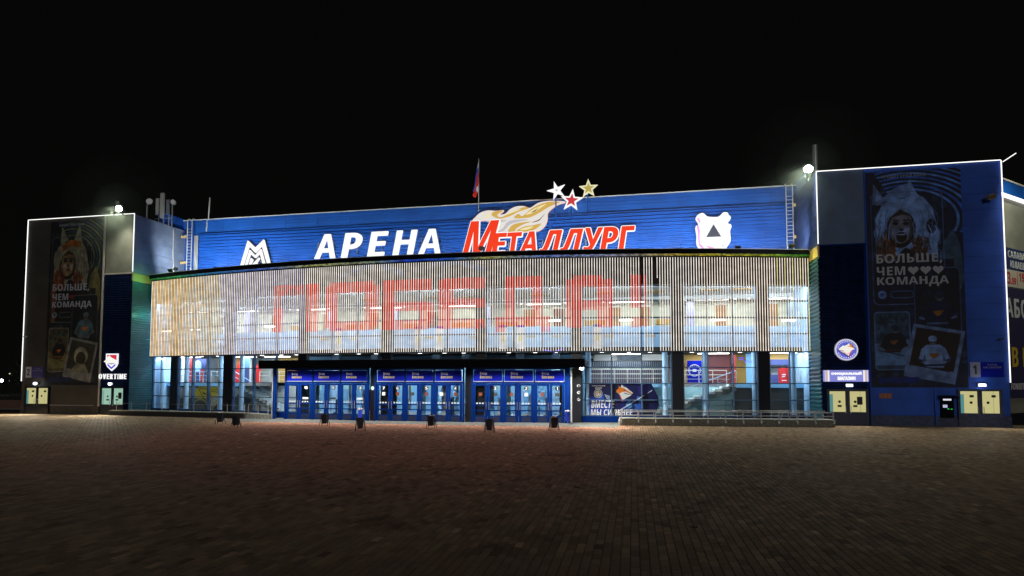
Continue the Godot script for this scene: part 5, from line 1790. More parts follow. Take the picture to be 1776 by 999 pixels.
	line(im, rounded(0.05, 0.10, 0.80, 0.62, 0.06, asp), 0.01, pale, true)
	fill(im, rounded(0.48, 0.46, 0.95, 0.78, 0.05, asp), Color(0.05, 0.07, 0.13))
	for i in 60: oval(im, rng.randf_range(0.5, 0.93), rng.randf_range(0.48, 0.76), rng.randf_range(0.01, 0.04), rng.randf_range(0.006, 0.02), [Color(0.10, 0.14, 0.2), Color(0.14, 0.18, 0.26), Color(0.05, 0.07, 0.13)][rng.randi() % 3])
	player(im, 0.72, 0.66, 0.22, Color(0.07, 0.09, 0.22) if not left else Color(0.36, 0.48, 0.58), Color(0.5, 0.5, 0.55), 0.1)
	line(im, rounded(0.48, 0.46, 0.95, 0.78, 0.05, asp), 0.009, pale, true)
	# like button and pill
	oval(im, 0.14, 0.575, 0.048, 0.019, Color(0.66, 0.70, 0.78))
	fill(im, pts([0.115, 0.572, 0.128, 0.566, 0.14, 0.571, 0.152, 0.566, 0.165, 0.572, 0.14, 0.586]), Color(0.10, 0.38, 0.62))
	line(im, rounded(0.23, 0.560, 0.47, 0.590, 0.036, asp), 0.008, pale, true)
	# left card
	fill(im, rounded(0.05, 0.655, 0.42, 0.92, 0.04, asp), Color(0.26, 0.33, 0.36) if not left else Color(0.40, 0.36, 0.24))
	for i in 40: oval(im, rng.randf_range(0.08, 0.4), rng.randf_range(0.67, 0.78), rng.randf_range(0.01, 0.03), rng.randf_range(0.006, 0.015), [Color(0.14, 0.2, 0.24), Color(0.34, 0.4, 0.42)][rng.randi() % 2])
	fill(im, pts([0.05, 0.8, 0.42, 0.78, 0.42, 0.9, 0.05, 0.9]), Color(0.56, 0.62, 0.66) if not left else Color(0.55, 0.52, 0.34))
	player(im, 0.25, 0.79, 0.17, Color(0.06, 0.07, 0.12), Color(0.45, 0.12, 0.12) if not left else Color(0.7, 0.42, 0.1), 0.12)
	line(im, rounded(0.05, 0.655, 0.42, 0.92, 0.04, asp), 0.014, Color(0.55, 0.58, 0.62), true)
	# tilted instant photo
	var c := Vector2(0.66, 0.855)
	var R := func(a: Array) -> Array:
		var r := []
		for p in pts(a):
			var e: Vector2 = Vector2(p.x, p.y).rotated(0.2)
			r.append(Vector2(c.x + e.x, c.y + e.y * asp))
		return r
	fill(im, R.call([-0.27, -0.32, 0.27, -0.32, 0.27, 0.3, -0.27, 0.3]), Color(0.62, 0.62, 0.66))
	fill(im, R.call([-0.23, -0.28, 0.23, -0.28, 0.23, 0.16, -0.23, 0.16]), Color(0.24, 0.09, 0.08) if not left else Color(0.26, 0.26, 0.22))
	if left:
		oval(im, 0.67, 0.83, 0.13, 0.055, Color(0.72, 0.70, 0.66))
		oval(im, 0.67, 0.845, 0.09, 0.042, Color(0.24, 0.22, 0.14))
		fill(im, pts([0.5, 0.91, 0.6, 0.87, 0.76, 0.88, 0.82, 0.93, 0.5, 0.925]), Color(0.6, 0.58, 0.54))
	else:
		player(im, 0.66, 0.855, 0.2, Color(0.74, 0.74, 0.78), Color(0.10, 0.16, 0.30), -0.05)
	fill(im, pts([0.08, 0.955, 0.5, 0.955, 0.5, 0.98, 0.08, 0.98]), Color(0.05, 0.18, 0.46))
	im.resize(120, 304, Image.INTERPOLATE_LANCZOS)
	im.resize(W, Hh, Image.INTERPOLATE_CUBIC)
	var tone := FastNoiseLite.new()
	tone.seed = 77 if left else 78
	tone.frequency = 0.02
	tone.fractal_octaves = 5
	for y in Hh:
		for x in W:
			var px := im.get_pixel(x, y)
			var k := 0.95 + 0.38 * tone.get_noise_2d(x, y) + rng.randf_range(-0.07, 0.07)
			im.set_pixel(x, y, Color(px.r * k, px.g * k, px.b * k))
	return im

func tower_signs() -> void:
	# tall printed banners
	for s in 2:
		var left := s == 0
		var x0 := -53.05 if left else 16.24
		var x1 := -47.3 if left else 22.2
		var b := thing("tall_banner", "tall printed banner with a hooded face and hockey photos on the " + ("dark left" if left else "blue right") + " tower", "banner", Vector3((x0 + x1) * 0.5, 2.6, 0.03), "tall banners on the towers")
		var m := MB.new()
		m.quad(Vector3(x0, 2.65, 0.06), Vector3(x1, 2.75, 0.06), Vector3(x1, 17.8, 0.06), Vector3(x0, 17.8, 0.06))
		obj("print", m, printed("banner_face_%d" % s, portrait_banner(left), 0.7, 0.0, Color(0.74, 0.74, 0.68) if left else Color(0.56, 0.72, 1.0)), b)
		var k := MB.new()
		k.span(Vector3(x0, 2.66, 0.02), Vector3(x1, 17.8, 0.055))
		obj("backing", k, M("dark_metal"), b)
		var w := paint("banner_letter", 0.36, 0.38, 0.46, 0.7)
		var u := (x1 - x0)
		var X := func(f: float) -> float: return x0 + f * u
		var Y := func(f: float) -> float: return lerpf(17.8, 2.7, f)
		letters("lettering", b, "БОЛЬШЕ,", X.call(0.09), X.call(0.78), Y.call(0.437), Y.call(0.388), 0.062, 0.012, w)
		letters("lettering", b, "ЧЕМ", X.call(0.09), X.call(0.39), Y.call(0.487), Y.call(0.447), 0.062, 0.012, w)
		if not left:
			for h in 3:
				var hm := MB.new()
				var hp := []
				for i in 24:
					var t := TAU * i / 24
					hp.append(Vector2(X.call(0.475 + h * 0.13) + pow(sin(t), 3.0) * 0.33, Y.call(0.466) + (0.8125 * cos(t) - 0.3125 * cos(2 * t) - 0.125 * cos(3 * t) - 0.0625 * cos(4 * t)) * 0.33))
				hm.prism(PackedVector2Array(hp), 0.062, 0.074)
				obj("heart", hm, w, b)
		letters("lettering", b, "КОМАНДА", X.call(0.09), X.call(0.84), Y.call(0.542), Y.call(0.495), 0.062, 0.012, w)
		letters("lettering", b, "КРЕДИТ УРАЛ БАНК", X.call(0.17), X.call(0.64), Y.call(0.034), Y.call(0.019), 0.062, 0.012, paint("banner_letter_dim", 0.24, 0.27, 0.36, 0.7))
	# gate plates
	for s in 2:
		var x := -55.2 if s == 0 else 22.33
		var y0 := 3.33 if s == 0 else 3.36
		var y1 := 4.33 if s == 0 else 4.37
		var g := thing("gate_plate", ("white and violet plate with a dark 2 left of the banner on the dark tower" if s == 0 else "white and blue plate with a dark 1 at the foot of the blue tower"), "plate", Vector3(x + 1, y0, 0.03))
		var a := MB.new()
		a.span(Vector3(x, y0, 0.005), Vector3(x + 0.62, y1, 0.05))
		obj("number_field", a, paint("plate_white", 0.5, 0.5, 0.55, 0.5) if s == 0 else paint("plate_lilac", 0.28, 0.30, 0.5, 0.5), g)
		letters("number", g, "2" if s == 0 else "1", x + 0.16, x + (0.46 if s == 0 else 0.38), y0 + 0.2, y1 - 0.2, 0.052, 0.01, paint("plate_ink", 0.015, 0.02, 0.08, 0.5))
		var c := MB.new()
		c.span(Vector3(x + 0.64, y0, 0.005), Vector3(x + 2.0, y1, 0.05))
		obj("text_field", c, paint("plate_violet", 0.05, 0.04, 0.16, 0.5) if s == 0 else M("sign_blue"), g)
		var lt := paint("plate_text", 0.2, 0.22, 0.36, 0.5)
		letters("lettering", g, "ВХОД", x + 1.05, x + 1.6, y1 - 0.24, y1 - 0.12, 0.052, 0.008, lt)
		letters("lettering", g, "НА СЕКТОР", x + 0.8, x + 1.86, y1 - 0.42, y1 - 0.29, 0.052, 0.008, lt)
	# shield and lettering on the left tower
	var cs := thing("crest_sign", "small glowing red white and blue crest above the door in the left tower", "sign", Vector3(-45.8, 3.9, 0.05))
	obj("border", extrude([-46.4, 5.48, -45.15, 5.48, -45.15, 4.6, -45.3, 4.3, -45.78, 3.92, -46.25, 4.3, -46.4, 4.6], 0.06, 0.16), glow("crest_white", 0.95, 0.95, 1.0, 1.0), cs)
	obj("red_field", extrude([-46.27, 5.36, -45.27, 5.36, -45.27, 4.9, -46.27, 4.9], 0.16, 0.17), glow("crest_red", 0.75, 0.03, 0.06, 0.9), cs)
	obj("blue_field", extrude([-46.22, 4.6, -45.78, 4.25, -45.33, 4.6, -45.38, 4.4, -45.78, 4.08, -46.18, 4.4], 0.16, 0.17), glow("crest_blue", 0.08, 0.05, 0.75, 0.9), cs)
	obj("animal_head", extrude([-46.58, 4.75, -46.3, 5.0, -46.2, 5.2, -46.0, 5.32, -45.85, 5.15, -45.5, 5.0, -45.02, 4.78, -45.25, 4.58, -45.72, 4.38, -45.95, 4.55, -46.2, 4.62], 0.17, 0.19), glow("crest_head", 0.95, 0.93, 0.90, 1.0), cs)
	obj("yellow_eye", extrude([-46.42, 4.8, -46.25, 4.86, -46.28, 4.74], 0.19, 0.2), glow("crest_eye", 0.8, 0.7, 0.1, 0.9), cs)
	obj("muzzle_line", extrude([-46.2, 4.6, -45.9, 4.62, -45.3, 4.62, -45.75, 4.5], 0.19, 0.2), glow("crest_line", 0.5, 0.5, 0.7, 0.6), cs)
	var ov := thing("glowing_lettering", "white glowing block letters over the door in the left tower", "sign", Vector3(-45.7, 3.2, 0.05))
	var word := "OVERTIME"
	var lx := -47.12
	for i in word.length():
		var wd: float = {"O": 0.31, "V": 0.29, "E": 0.22, "R": 0.26, "T": 0.26, "I": 0.075, "M": 0.35}[word[i]]
		letters("letter", ov, word[i], lx, lx + wd, 3.2, 3.66, 0.06, 0.08, glow("soft_white", 1.0, 1.0, 1.0, 0.95))
		lx += wd + 0.125
	# round shop sign and light box on the right tower
	var im := Image.create(192, 192, false, Image.FORMAT_RGB8)
	im.fill(Color(0.86, 0.86, 0.94))
	oval(im, 0.5, 0.5, 0.485, 0.485, Color(0.80, 0.80, 0.90))
	oval(im, 0.5, 0.5, 0.44, 0.44, Color(0.36, 0.38, 0.80))
	for i in 26:
		var a := PI * 0.08 + PI * 0.84 * i / 25
		var p := Vector2(0.5 + cos(a) * 0.385, 0.5 - sin(a) * 0.385)
		if i % 2: oval(im, p.x, p.y, 0.016, 0.03, Color(0.95, 0.95, 1.0), -a + PI / 2)
	for i in 18:
		var a := PI * 0.14 + PI * 0.72 * i / 17
		var p := Vector2(0.5 + cos(a) * 0.385, 0.5 + sin(a) * 0.385)
		if i % 2: oval(im, p.x, p.y, 0.024, 0.028, Color(0.95, 0.95, 1.0), a)
	animal_mark(im, 0.5, 0.5, 0.36, -1.0)
	fill(im, pts([0.14, 0.47, 0.2, 0.42, 0.34, 0.3, 0.5, 0.33, 0.7, 0.38, 0.86, 0.47, 0.7, 0.54, 0.5, 0.66, 0.46, 0.58]), Color(0.97, 0.95, 0.90))
	fill(im, pts([0.2, 0.52, 0.44, 0.62, 0.5, 0.7, 0.8, 0.54, 0.5, 0.76, 0.42, 0.68]), Color(0.9, 0.7, 0.65))
	var rs := thing("round_sign", "round glowing violet sign with a white animal head over the shop light box", "sign", Vector3(14.65, 4.9, 0.05))
	var disc := []
	for i in 40: disc.append(Vector2(14.65 + cos(TAU * i / 40) * 0.74, 5.28 + sin(TAU * i / 40) * 0.74))
	var dm := MB.new()
	dm.prism(PackedVector2Array(disc), 0.12, 0.2)
	obj("face", dm, printed("round_print", im, 0.5, 0.95, Color(0.1, 0.1, 0.1)), rs)
	var dr := MB.new()
	dr.cyl(Vector3(14.65, 5.28, 0.05), Vector3(14.65, 5.28, 0.12), 0.78, 0.78, 40)
	obj("rim", dr, M("grey_metal"), rs)
	var lb := thing("light_box", "wide glowing lilac light box with white words above the shop door", "sign", Vector3(14.58, 3.1, 0.05))
	var bm := MB.new()
	bm.span(Vector3(13.12, 3.05, 0.05), Vector3(16.02, 3.85, 0.2))
	obj("body", bm, glow("box_lilac", 0.27, 0.28, 0.78, 0.85), lb)
	for q in [[13.2, 13.24, "box_white"], [13.28, 13.36, "box_orange"], [13.38, 13.5, "box_white"], [15.66, 15.78, "box_white"], [15.8, 15.88, "box_orange"], [15.91, 15.95, "box_white"]]:
		glow("box_white", 0.9, 0.88, 0.92, 0.95)
		glow("box_orange", 0.85, 0.55, 0.35, 0.85)
		var m := MB.new()
		m.span(Vector3(q[0], 3.06, 0.2), Vector3(q[1], 3.84, 0.206))
		obj("stripe", m, M(q[2]), lb)
	letters("lettering", lb, "ОФИЦИАЛЬНЫЙ", 13.62, 15.55, 3.49, 3.73, 0.206, 0.012, M("letter_white"), 0.0, Transform3D(), 0.012)
	letters("lettering", lb, "МАГАЗИН", 14.03, 15.15, 3.16, 3.4, 0.206, 0.012, M("letter_white"), 0.0, Transform3D(), 0.012)
	# lamps over the tower doors
	for q in [[-53.95, 2.78, "round white lamp over the leftmost tower door", true], [-45.85, 2.76, "round white lamp over the door below the glowing block letters", true], [14.78, 2.78, "oblong white lamp under the shop light box", false], [22.95, 2.82, "oblong white lamp over the rightmost tower door", false]]:
		var l := thing("door_lamp", q[2], "lamp", Vector3(q[0], q[1], 0.05), "lamps over the tower doors")
		var m := MB.new()
		if q[3]: m.ball(Vector3(q[0], q[1], 0.2), Vector3(0.17, 0.13, 0.1), 12)
		else: m.box(Vector3(q[0], q[1], 0.2), Vector3(0.38, 0.16, 0.1))
		obj("diffuser", m, glow("door_lamp", 0.95, 0.98, 1.0, 5.0), l)
		var k := MB.new()
		k.box(Vector3(q[0], q[1] + 0.02, 0.09), Vector3(0.44, 0.2, 0.08))
		obj("housing", k, M("grey_metal"), l)
		omni(l, Vector3(q[0], q[1], 0.2), 0.16, lin(0.9, 0.95, 1.0), 0.08)
		spot(l, Vector3(q[0], q[1] - 0.02, 0.34), Vector3(0, -0.6, 1), 72.0, 70.0 if q[0] < 0.0 else 14.0, lin(1.0, 0.95, 0.80), 0.08)
	# cash machine, notice, wall lamp and camera
	var cm := thing("cash_machine", "dark cash machine with small lit screen set in the blue tower wall", "cash machine", Vector3(20.8, 0.6, 0.1))
	var c1 := MB.new()
	c1.span(Vector3(20.45, 0.62, 0.01), Vector3(21.2, 1.95, 0.22))
	obj("body", c1, M("black_metal"), cm)
	var c2 := MB.new()
	c2.quad(Vector3(20.25, 1.98, 0.55), Vector3(21.45, 1.98, 0.55), Vector3(21.35, 2.12, 0.02), Vector3(20.35, 2.12, 0.02))
	c2.quad(Vector3(20.35, 2.09, 0.02), Vector3(21.35, 2.09, 0.02), Vector3(21.45, 1.95, 0.55), Vector3(20.25, 1.95, 0.55))
	c2.quad(Vector3(20.25, 1.95, 0.55), Vector3(21.45, 1.95, 0.55), Vector3(21.45, 1.98, 0.55), Vector3(20.25, 1.98, 0.55))
	obj("hood", c2, M("black_metal"), cm)
	var c3 := MB.new()
	c3.span(Vector3(20.55, 1.78, 0.22), Vector3(21.05, 1.9, 0.23))
	obj("lit_header", c3, glow("atm_header", 0.75, 0.75, 0.85, 0.9), cm)
	var c4 := MB.new()
	c4.span(Vector3(20.53, 1.3, 0.22), Vector3(20.8, 1.5, 0.23))
	obj("screen", c4, glow("atm_screen", 0.5, 0.5, 0.75, 0.9), cm)
	var c5 := MB.new()
	c5.span(Vector3(20.8, 1.18, 0.22), Vector3(20.9, 1.25, 0.23))
	c5.span(Vector3(21.0, 1.18, 0.22), Vector3(21.1, 1.23, 0.23))
	obj("green_light", c5, glow("atm_green", 0.02, 0.6, 0.1, 0.9), cm)
	var br := thing("wall_notice", "small orange-brown notice board low on the blue tower wall", "notice", Vector3(17.1, 1.9, 0.03))
	for r in 2:
		for k in 3:
			var m := MB.new()
			m.span(Vector3(16.7 + k * 0.27, 1.9 + r * 0.18, 0.01), Vector3(16.95 + k * 0.27, 2.06 + r * 0.18, 0.05))
			obj("tablet", m, paint("notice_brown", 0.30, 0.12, 0.05, 0.7), br)
	var wl := thing("wall_spotlight", "unlit round spotlight on a bracket high on the blue tower", "lamp", Vector3(23.8, 15.5, 0.1))
	var w1 := MB.new()
	w1.cyl(Vector3(23.5, 15.42, 0.5), Vector3(23.95, 15.56, 0.42), 0.15, 0.22, 12)
	obj("head", w1, paint("brass", 0.30, 0.24, 0.14, 0.4, 0.6), wl)
	var w2 := MB.new()
	w2.tube([Vector3(23.8, 15.6, 0.0), Vector3(23.75, 15.62, 0.3), Vector3(23.72, 15.5, 0.46)], 0.03)
	obj("bracket", w2, M("dark_metal"), wl)
	var cc := thing("wall_camera", "small dark surveillance camera near the right edge of the blue tower", "camera", Vector3(24.1, 5.9, 0.1))
	var w3 := MB.new()
	w3.cyl(Vector3(24.0, 5.9, 0.35), Vector3(24.3, 5.94, 0.2), 0.06, 0.06, 8)
	w3.cyl(Vector3(24.2, 5.93, 0.0), Vector3(24.2, 5.93, 0.22), 0.03, 0.03, 6)
	obj("head", w3, M("dark_metal"), cc)
	var c8 := thing("wall_camera", "small pale surveillance camera near the left edge of the dark tower", "camera", Vector3(-55.2, 7.1, 0.1))
	var w4 := MB.new()
	w4.cyl(Vector3(-55.3, 7.1, 0.3), Vector3(-55.05, 7.14, 0.2), 0.09, 0.09, 8)
	w4.cyl(Vector3(-55.1, 7.13, 0.0), Vector3(-55.1, 7.13, 0.2), 0.03, 0.03, 6)
	obj("head", w4, M("pale_metal"), c8)

# ---------------------------------------------------------------- roof furniture
func roof_things() -> void:
	# two very bright floodlights
	for s in 2:
		var p := Vector3(-45.05, 18.46, 0.6) if s == 0 else Vector3(12.62, 18.5, -0.5)
		var f := thing("roof_floodlight", "dazzling white floodlight on the roof corner of the " + ("dark left" if s == 0 else "blue right") + " tower", "floodlight", p, "floodlights on the tower roofs")
		for k in 1:
			var m := MB.new()
			var q := p
			m.box(q, Vector3(0.7, 0.5, 0.2), Basis(Vector3.RIGHT, 0.35))
			obj("housing", m, M("dark_metal"), f)
			var e := MB.new()
			e.ball(q + Vector3(0, 0.0, 0.1), Vector3(0.33, 0.27, 0.14), 14)
			obj("lens", e, M("flood_lens"), f)
		var b := MB.new()
		b.cyl(p + Vector3(0, -0.45, -0.3), p + Vector3(0, 0, -0.05), 0.04, 0.04, 6)
		b.cyl(p + Vector3(0, -0.42, -0.9), p + Vector3(0, -0.4, -0.3), 0.04, 0.04, 6)
		obj("bracket", b, M("dark_metal"), f)
		if s == 0:
			spot(f, p + Vector3(0, 0, 0.25), Vector3(0.2, -1, 0.42), 58.0, 175.0, lin(1.0, 0.93, 0.74), 0.2)
			omni(f, p + Vector3(-0.6, -0.35, 0.35), 0.16, lin(0.8, 1.0, 0.68), 0.2)
		else:
			spot(f, p + Vector3(-0.1, 0, 0.25), Vector3(-0.45, -1, 0.42), 58.0, 175.0, lin(1.0, 0.97, 0.86), 0.2)
			omni(f, p + Vector3(-0.7, -0.2, -0.6), 0.22, lin(0.92, 1.0, 0.86), 0.2)
	for s in 2:
		for shell in [[4.4, 0.009], [9.5, 0.0022]]:
			var fv := FogVolume.new()  # fog added in place of the lens glare round the lamp
			fv.name = "halo_fog"
			fv.shape = RenderingServer.FOG_VOLUME_SHAPE_ELLIPSOID
			fv.size = Vector3(shell[0], shell[0], shell[0] * 0.8)
			var fm := FogMaterial.new()
			fm.density = shell[1]
			fm.albedo = Color(0.9, 1.0, 0.92)
			fm.edge_fade = 1.0
			fv.material = fm
			fv.position = Vector3(-45.05, 18.6, 0.7) if s == 0 else Vector3(12.62, 18.6, -0.35)
			tag(fv, ("dense inner" if shell[0] < 5.0 else "wide thin outer") + " fog added for the glow round the roof floodlight of the " + ("dark left" if s == 0 else "blue right") + " tower", "haze", "", "stuff")
			add_child(fv, true)
	# telephone antennas on the left tower
	var an := thing("antenna_cluster", "cluster of pale panel antennas and a dish on the left tower roof", "antenna", Vector3(-44.0, TH, -3.2))
	for q in [[-44.55, 18.9, 20.5, 0.16, "pale_metal"], [-44.05, 18.6, 21.0, 0.18, "pale_metal"], [-43.45, 18.9, 20.3, 0.11, "grey_metal"]]:
		var m := MB.new()
		m.span(Vector3(q[0] - q[3], q[1], -3.3), Vector3(q[0] + q[3], q[2], -3.12))
		obj("panel", m, M(q[4]), an)
	var mp := MB.new()
	for x in [-44.55, -44.05, -43.45, -43.1]: mp.cyl(Vector3(x, TH - 0.3, -3.4), Vector3(x, 20.4, -3.4), 0.05, 0.05, 6)
	mp.cyl(Vector3(-45.0, 18.6, -3.4), Vector3(-43.0, 18.6, -3.4), 0.04, 0.04, 6)
	mp.cyl(Vector3(-43.1, 20.0, -3.4), Vector3(-42.9, 20.0, -3.2), 0.04, 0.04, 6)
	obj("mast", mp, M("grey_metal"), an)
	var ds := MB.new()
	ds.cyl(Vector3(-42.9, 20.05, -3.3), Vector3(-42.8, 20.05, -3.1), 0.26, 0.22, 14)
	obj("dish", ds, M("grey_metal"), an)
	var a2 := thing("antenna_cluster", "dim grey antennas behind the floodlight on the left tower roof", "antenna", Vector3(-48.6, TH, -4.5))
	var m2 := MB.new()
	m2.span(Vector3(-50.55, 18.2, -4.6), Vector3(-50.25, 21.0, -4.4))
	m2.span(Vector3(-51.1, 18.2, -4.6), Vector3(-50.9, 20.0, -4.4))
	m2.cyl(Vector3(-46.9, 18.0, -4.5), Vector3(-46.9, 20.4, -4.5), 0.1, 0.1, 6)
	m2.cyl(Vector3(-46.7, 20.7, -4.6), Vector3(-46.6, 20.7, -4.4), 0.34, 0.3, 14)
	m2.cyl(Vector3(-46.9, 20.4, -4.5), Vector3(-46.7, 20.7, -4.5), 0.06, 0.06, 6)
	obj("masts", m2, M("grey_metal"), a2)
	var rod := thing("lightning_rod", "thin bent pale rod on the roof at the left end of the hall", "rod", Vector3(-41.5, 18.0, -4.0))
	var r1 := MB.new()
	r1.tube([Vector3(-41.55, 17.9, -6.2), Vector3(-41.5, 18.9, -6.2), Vector3(-41.35, 19.1, -6.2), Vector3(-41.25, 21.3, -6.2)], 0.07, 6)
	obj("rod", r1, M("pale_metal"), rod)
	var ms := thing("roof_mast", "plain grey mast behind the floodlight on the right tower roof", "mast", Vector3(13.3, TH, -1.2))
	var r2 := MB.new()
	r2.cyl(Vector3(13.32, TH - 0.2, -1.2), Vector3(13.32, 20.5, -1.2), 0.18, 0.18, 12)
	obj("tube", r2, M("grey_metal"), ms)
	# flag
	var fg := thing("flag", "white blue and red flag hanging limp from a thin pole on the hall roof", "flag", Vector3(-13.55, 18.4, -6.0))
	var fp := MB.new()
	fp.cyl(Vector3(-13.55, 18.35, -6.02), Vector3(-13.55, 23.2, -6.02), 0.045, 0.03, 8)
	obj("pole", fp, M("pale_metal"), fg)
	paint("flag_white", 0.75, 0.75, 0.78, 0.8)
	paint("flag_blue", 0.04, 0.08, 0.5, 0.8)
	paint("flag_red", 0.8, 0.03, 0.015, 0.8)
	for q in [[[0.0, 20.0, -0.06, 19.6, -0.17, 18.95, 0.0, 18.75, 0.04, 19.2], "flag_white", 0.0], [[-0.04, 19.35, -0.22, 18.75, -0.33, 17.9, -0.5, 17.15, -0.28, 17.3, -0.1, 18.35, 0.03, 18.85], "flag_blue", 0.03], [[-0.03, 18.9, -0.17, 18.2, -0.32, 17.3, -0.5, 16.75, -0.22, 16.62, 0.0, 17.5, 0.04, 18.65], "flag_red", 0.05], [[-0.08, 17.6, -0.2, 17.3, -0.05, 17.0, 0.03, 17.4], "flag_white", 0.075]]:
		var sh := []
		for p in pts(q[0]): sh.append(Vector2(-13.57 + p.x, p.y + 3.05))
		var m := MB.new()
		m.prism(smooth(sh, 4), -6.02 + q[2], -5.99 + q[2])
		obj("cloth_fold", m, M(q[1]), fg)
	# ladders
	for s in 2:
		var x := -43.2 if s == 0 else 12.3
		var z := -5.6
		var l := thing("wall_ladder", "pale metal ladder fixed in the corner beside the " + ("left" if s == 0 else "right") + " tower", "ladder", Vector3(x, 12.7, z), "ladders in the hall corners")
		for k in 2:
			var m := MB.new()
			m.tube([Vector3(x + k * 0.5, 12.7, z), Vector3(x + k * 0.5, 18.9, z), Vector3(x + k * 0.5, 19.1, z - 0.1), Vector3(x + k * 0.5, 19.1, z - 1.0)], 0.04, 6)
			obj("rail", m, M("pale_metal"), l)
		for i in 18:
			var m := MB.new()
			m.cyl(Vector3(x, 12.95 + i * 0.3, z), Vector3(x + 0.5, 12.95 + i * 0.3, z), 0.025, 0.025, 5)
			obj("rung", m, M("pale_metal"), l)
		for y in [14.6, 17.2]:
			var m := MB.new()
			m.span(Vector3(x - 0.65 if s == 0 else x + 0.5, y, z - 0.08), Vector3(x if s == 0 else x + 0.7, y + 0.22, z + 0.08))
			obj("bracket", m, M("beige_sheet"), l)
	var cb := thing("cable_duct", "thin pale cable duct running down the grey side wall of the left tower", "cable", Vector3(-43.95, 12.8, -4.6))
	var c1 := MB.new()
	c1.tube([Vector3(-43.93, 13.2, -4.8), Vector3(-43.93, 15.5, -4.6), Vector3(-43.93, 17.9, -4.6)], 0.05, 6)
	obj("duct", c1, M("pale_metal"), cb)
	var vent := thing("roof_vent", "low pale vent on the canopy roof below the cable duct", "vent", Vector3(-42.8, 12.7, -3.6))
	var v1 := MB.new()
	v1.span(Vector3(-43.8, 12.7, -4.4), Vector3(-42.6, 13.3, -3.4))
	obj("box", v1, M("pale_metal"), vent)

# ---------------------------------------------------------------- wing that runs back to the right
func wing() -> void:
	var o := Vector3(24.7, 0, -1.2)
	var d := Vector3(0.748, 0, -0.664)
	var bs := Basis(d, Vector3.UP, d.cross(Vector3.UP))
	var xf := Transform3D(bs, o)
	var B := func(mb: MB, x0: float, x1: float, y0: float, y1: float, z0: float, z1: float) -> void:
		mb.box(xf * Vector3((x0 + x1) * 0.5, (y0 + y1) * 0.5, (z0 + z1) * 0.5), Vector3(x1 - x0, y1 - y0, z1 - z0), bs)
	var w := thing("side_wing", "grey side wing of the arena with blue roof band running back on the right", "building", o)
	var a := MB.new()
	B.call(a, 0.2, 30.0, 0.85, 16.2, -6.0, 0.0)
	obj("wall", a, weather(paint("wing_grey", 0.30, 0.29, 0.24, 0.6), noise_texture(256, 0.01, 0.8, 1.0, 31), 0.2), w)
	var p := MB.new()
	B.call(p, 0.2, 30.0, 0.0, 0.85, -6.0, 0.05)
	obj("plinth", p, M("pier_black"), w)
	for k in 6:
		var b := MB.new()
		B.call(b, 0.2 + k * 4.2, 4.36 + k * 4.2, 16.36, 17.3, -1.0, 0.25)
		obj("roof_band", b, M("blue_sheet"), w)
	var t := MB.new()
	B.call(t, 0.2, 30.0, 17.3, 17.42, -1.0, 0.3)
	obj("roof_trim", t, M("roof_trim"), w)
	var l := MB.new()
	B.call(l, 0.2, 30.0, 16.2, 16.34, 0.02, 0.3)
	var ll := obj("light_line", l, M("light_line"), w)
	spot(ll, Vector3(25.6, 18.2, 1.0), Vector3(0.9, -1.0, -0.3), 70.0, 60.0, lin(0.95, 1.0, 0.8), 0.15)
	# match posters
	var s := thing("match_poster", "white and navy match poster high on the grey side wing", "poster", xf * Vector3(4, 9.8, 0.03))
	var n1 := MB.new()
	B.call(n1, 1.0, 7.5, 11.05, 12.6, 0.005, 0.05)
	obj("navy_field", n1, paint("poster_navy", 0.02, 0.035, 0.12, 0.6), s)
	var n2 := MB.new()
	B.call(n2, 1.0, 7.5, 9.8, 11.03, 0.005, 0.05)
	obj("white_field", n2, paint("poster_white", 0.62, 0.56, 0.46, 0.6), s)
	var tw := paint("poster_text", 0.62, 0.62, 0.62, 0.6)
	letters("lettering", s, "САЛАВАТ", 1.95, 5.1, 11.9, 12.42, 0.052, 0.01, tw, 0.0, xf)
	letters("lettering", s, "ЮЛАЕВ", 2.3, 4.6, 11.2, 11.72, 0.052, 0.01, tw, 0.0, xf)
	var tr := paint("poster_red", 0.5, 0.02, 0.02, 0.6)
	letters("lettering", s, "23", 1.25, 2.2, 10.0, 10.85, 0.052, 0.01, tr, 0.0, xf)
	letters("lettering", s, ".09", 2.25, 3.1, 10.0, 10.5, 0.052, 0.01, tr, 0.0, xf)
	letters("lettering", s, "19:00", 3.6, 5.7, 10.3, 10.95, 0.052, 0.01, tr, 0.0, xf)
	var ds := MB.new()
	B.call(ds, 3.3, 3.36, 9.95, 10.95, 0.05, 0.06)
	obj("divider", ds, tr, s)
	var b2 := thing("ticket_poster", "large dark violet poster with big white and yellow words on the grey side wing", "poster", xf * Vector3(5, 1.9, 0.03))
	var n3 := MB.new()
	B.call(n3, 1.0, 12.0, 1.9, 9.7, 0.005, 0.05)
	obj("violet_field", n3, paint("poster_violet", 0.035, 0.03, 0.085, 0.6), b2)
	letters("lettering", b2, "АБО", 1.2, 4.9, 7.6, 9.0, 0.052, 0.01, tw, 0.0, xf)
	letters("lettering", b2, "В П", 1.95, 4.7, 4.1, 5.5, 0.052, 0.01, paint("poster_yellow", 0.62, 0.42, 0.03, 0.6), 0.0, xf)
	letters("lettering", b2, "FONBET", 1.6, 3.7, 2.5, 2.95, 0.052, 0.01, tw, 0.15, xf)

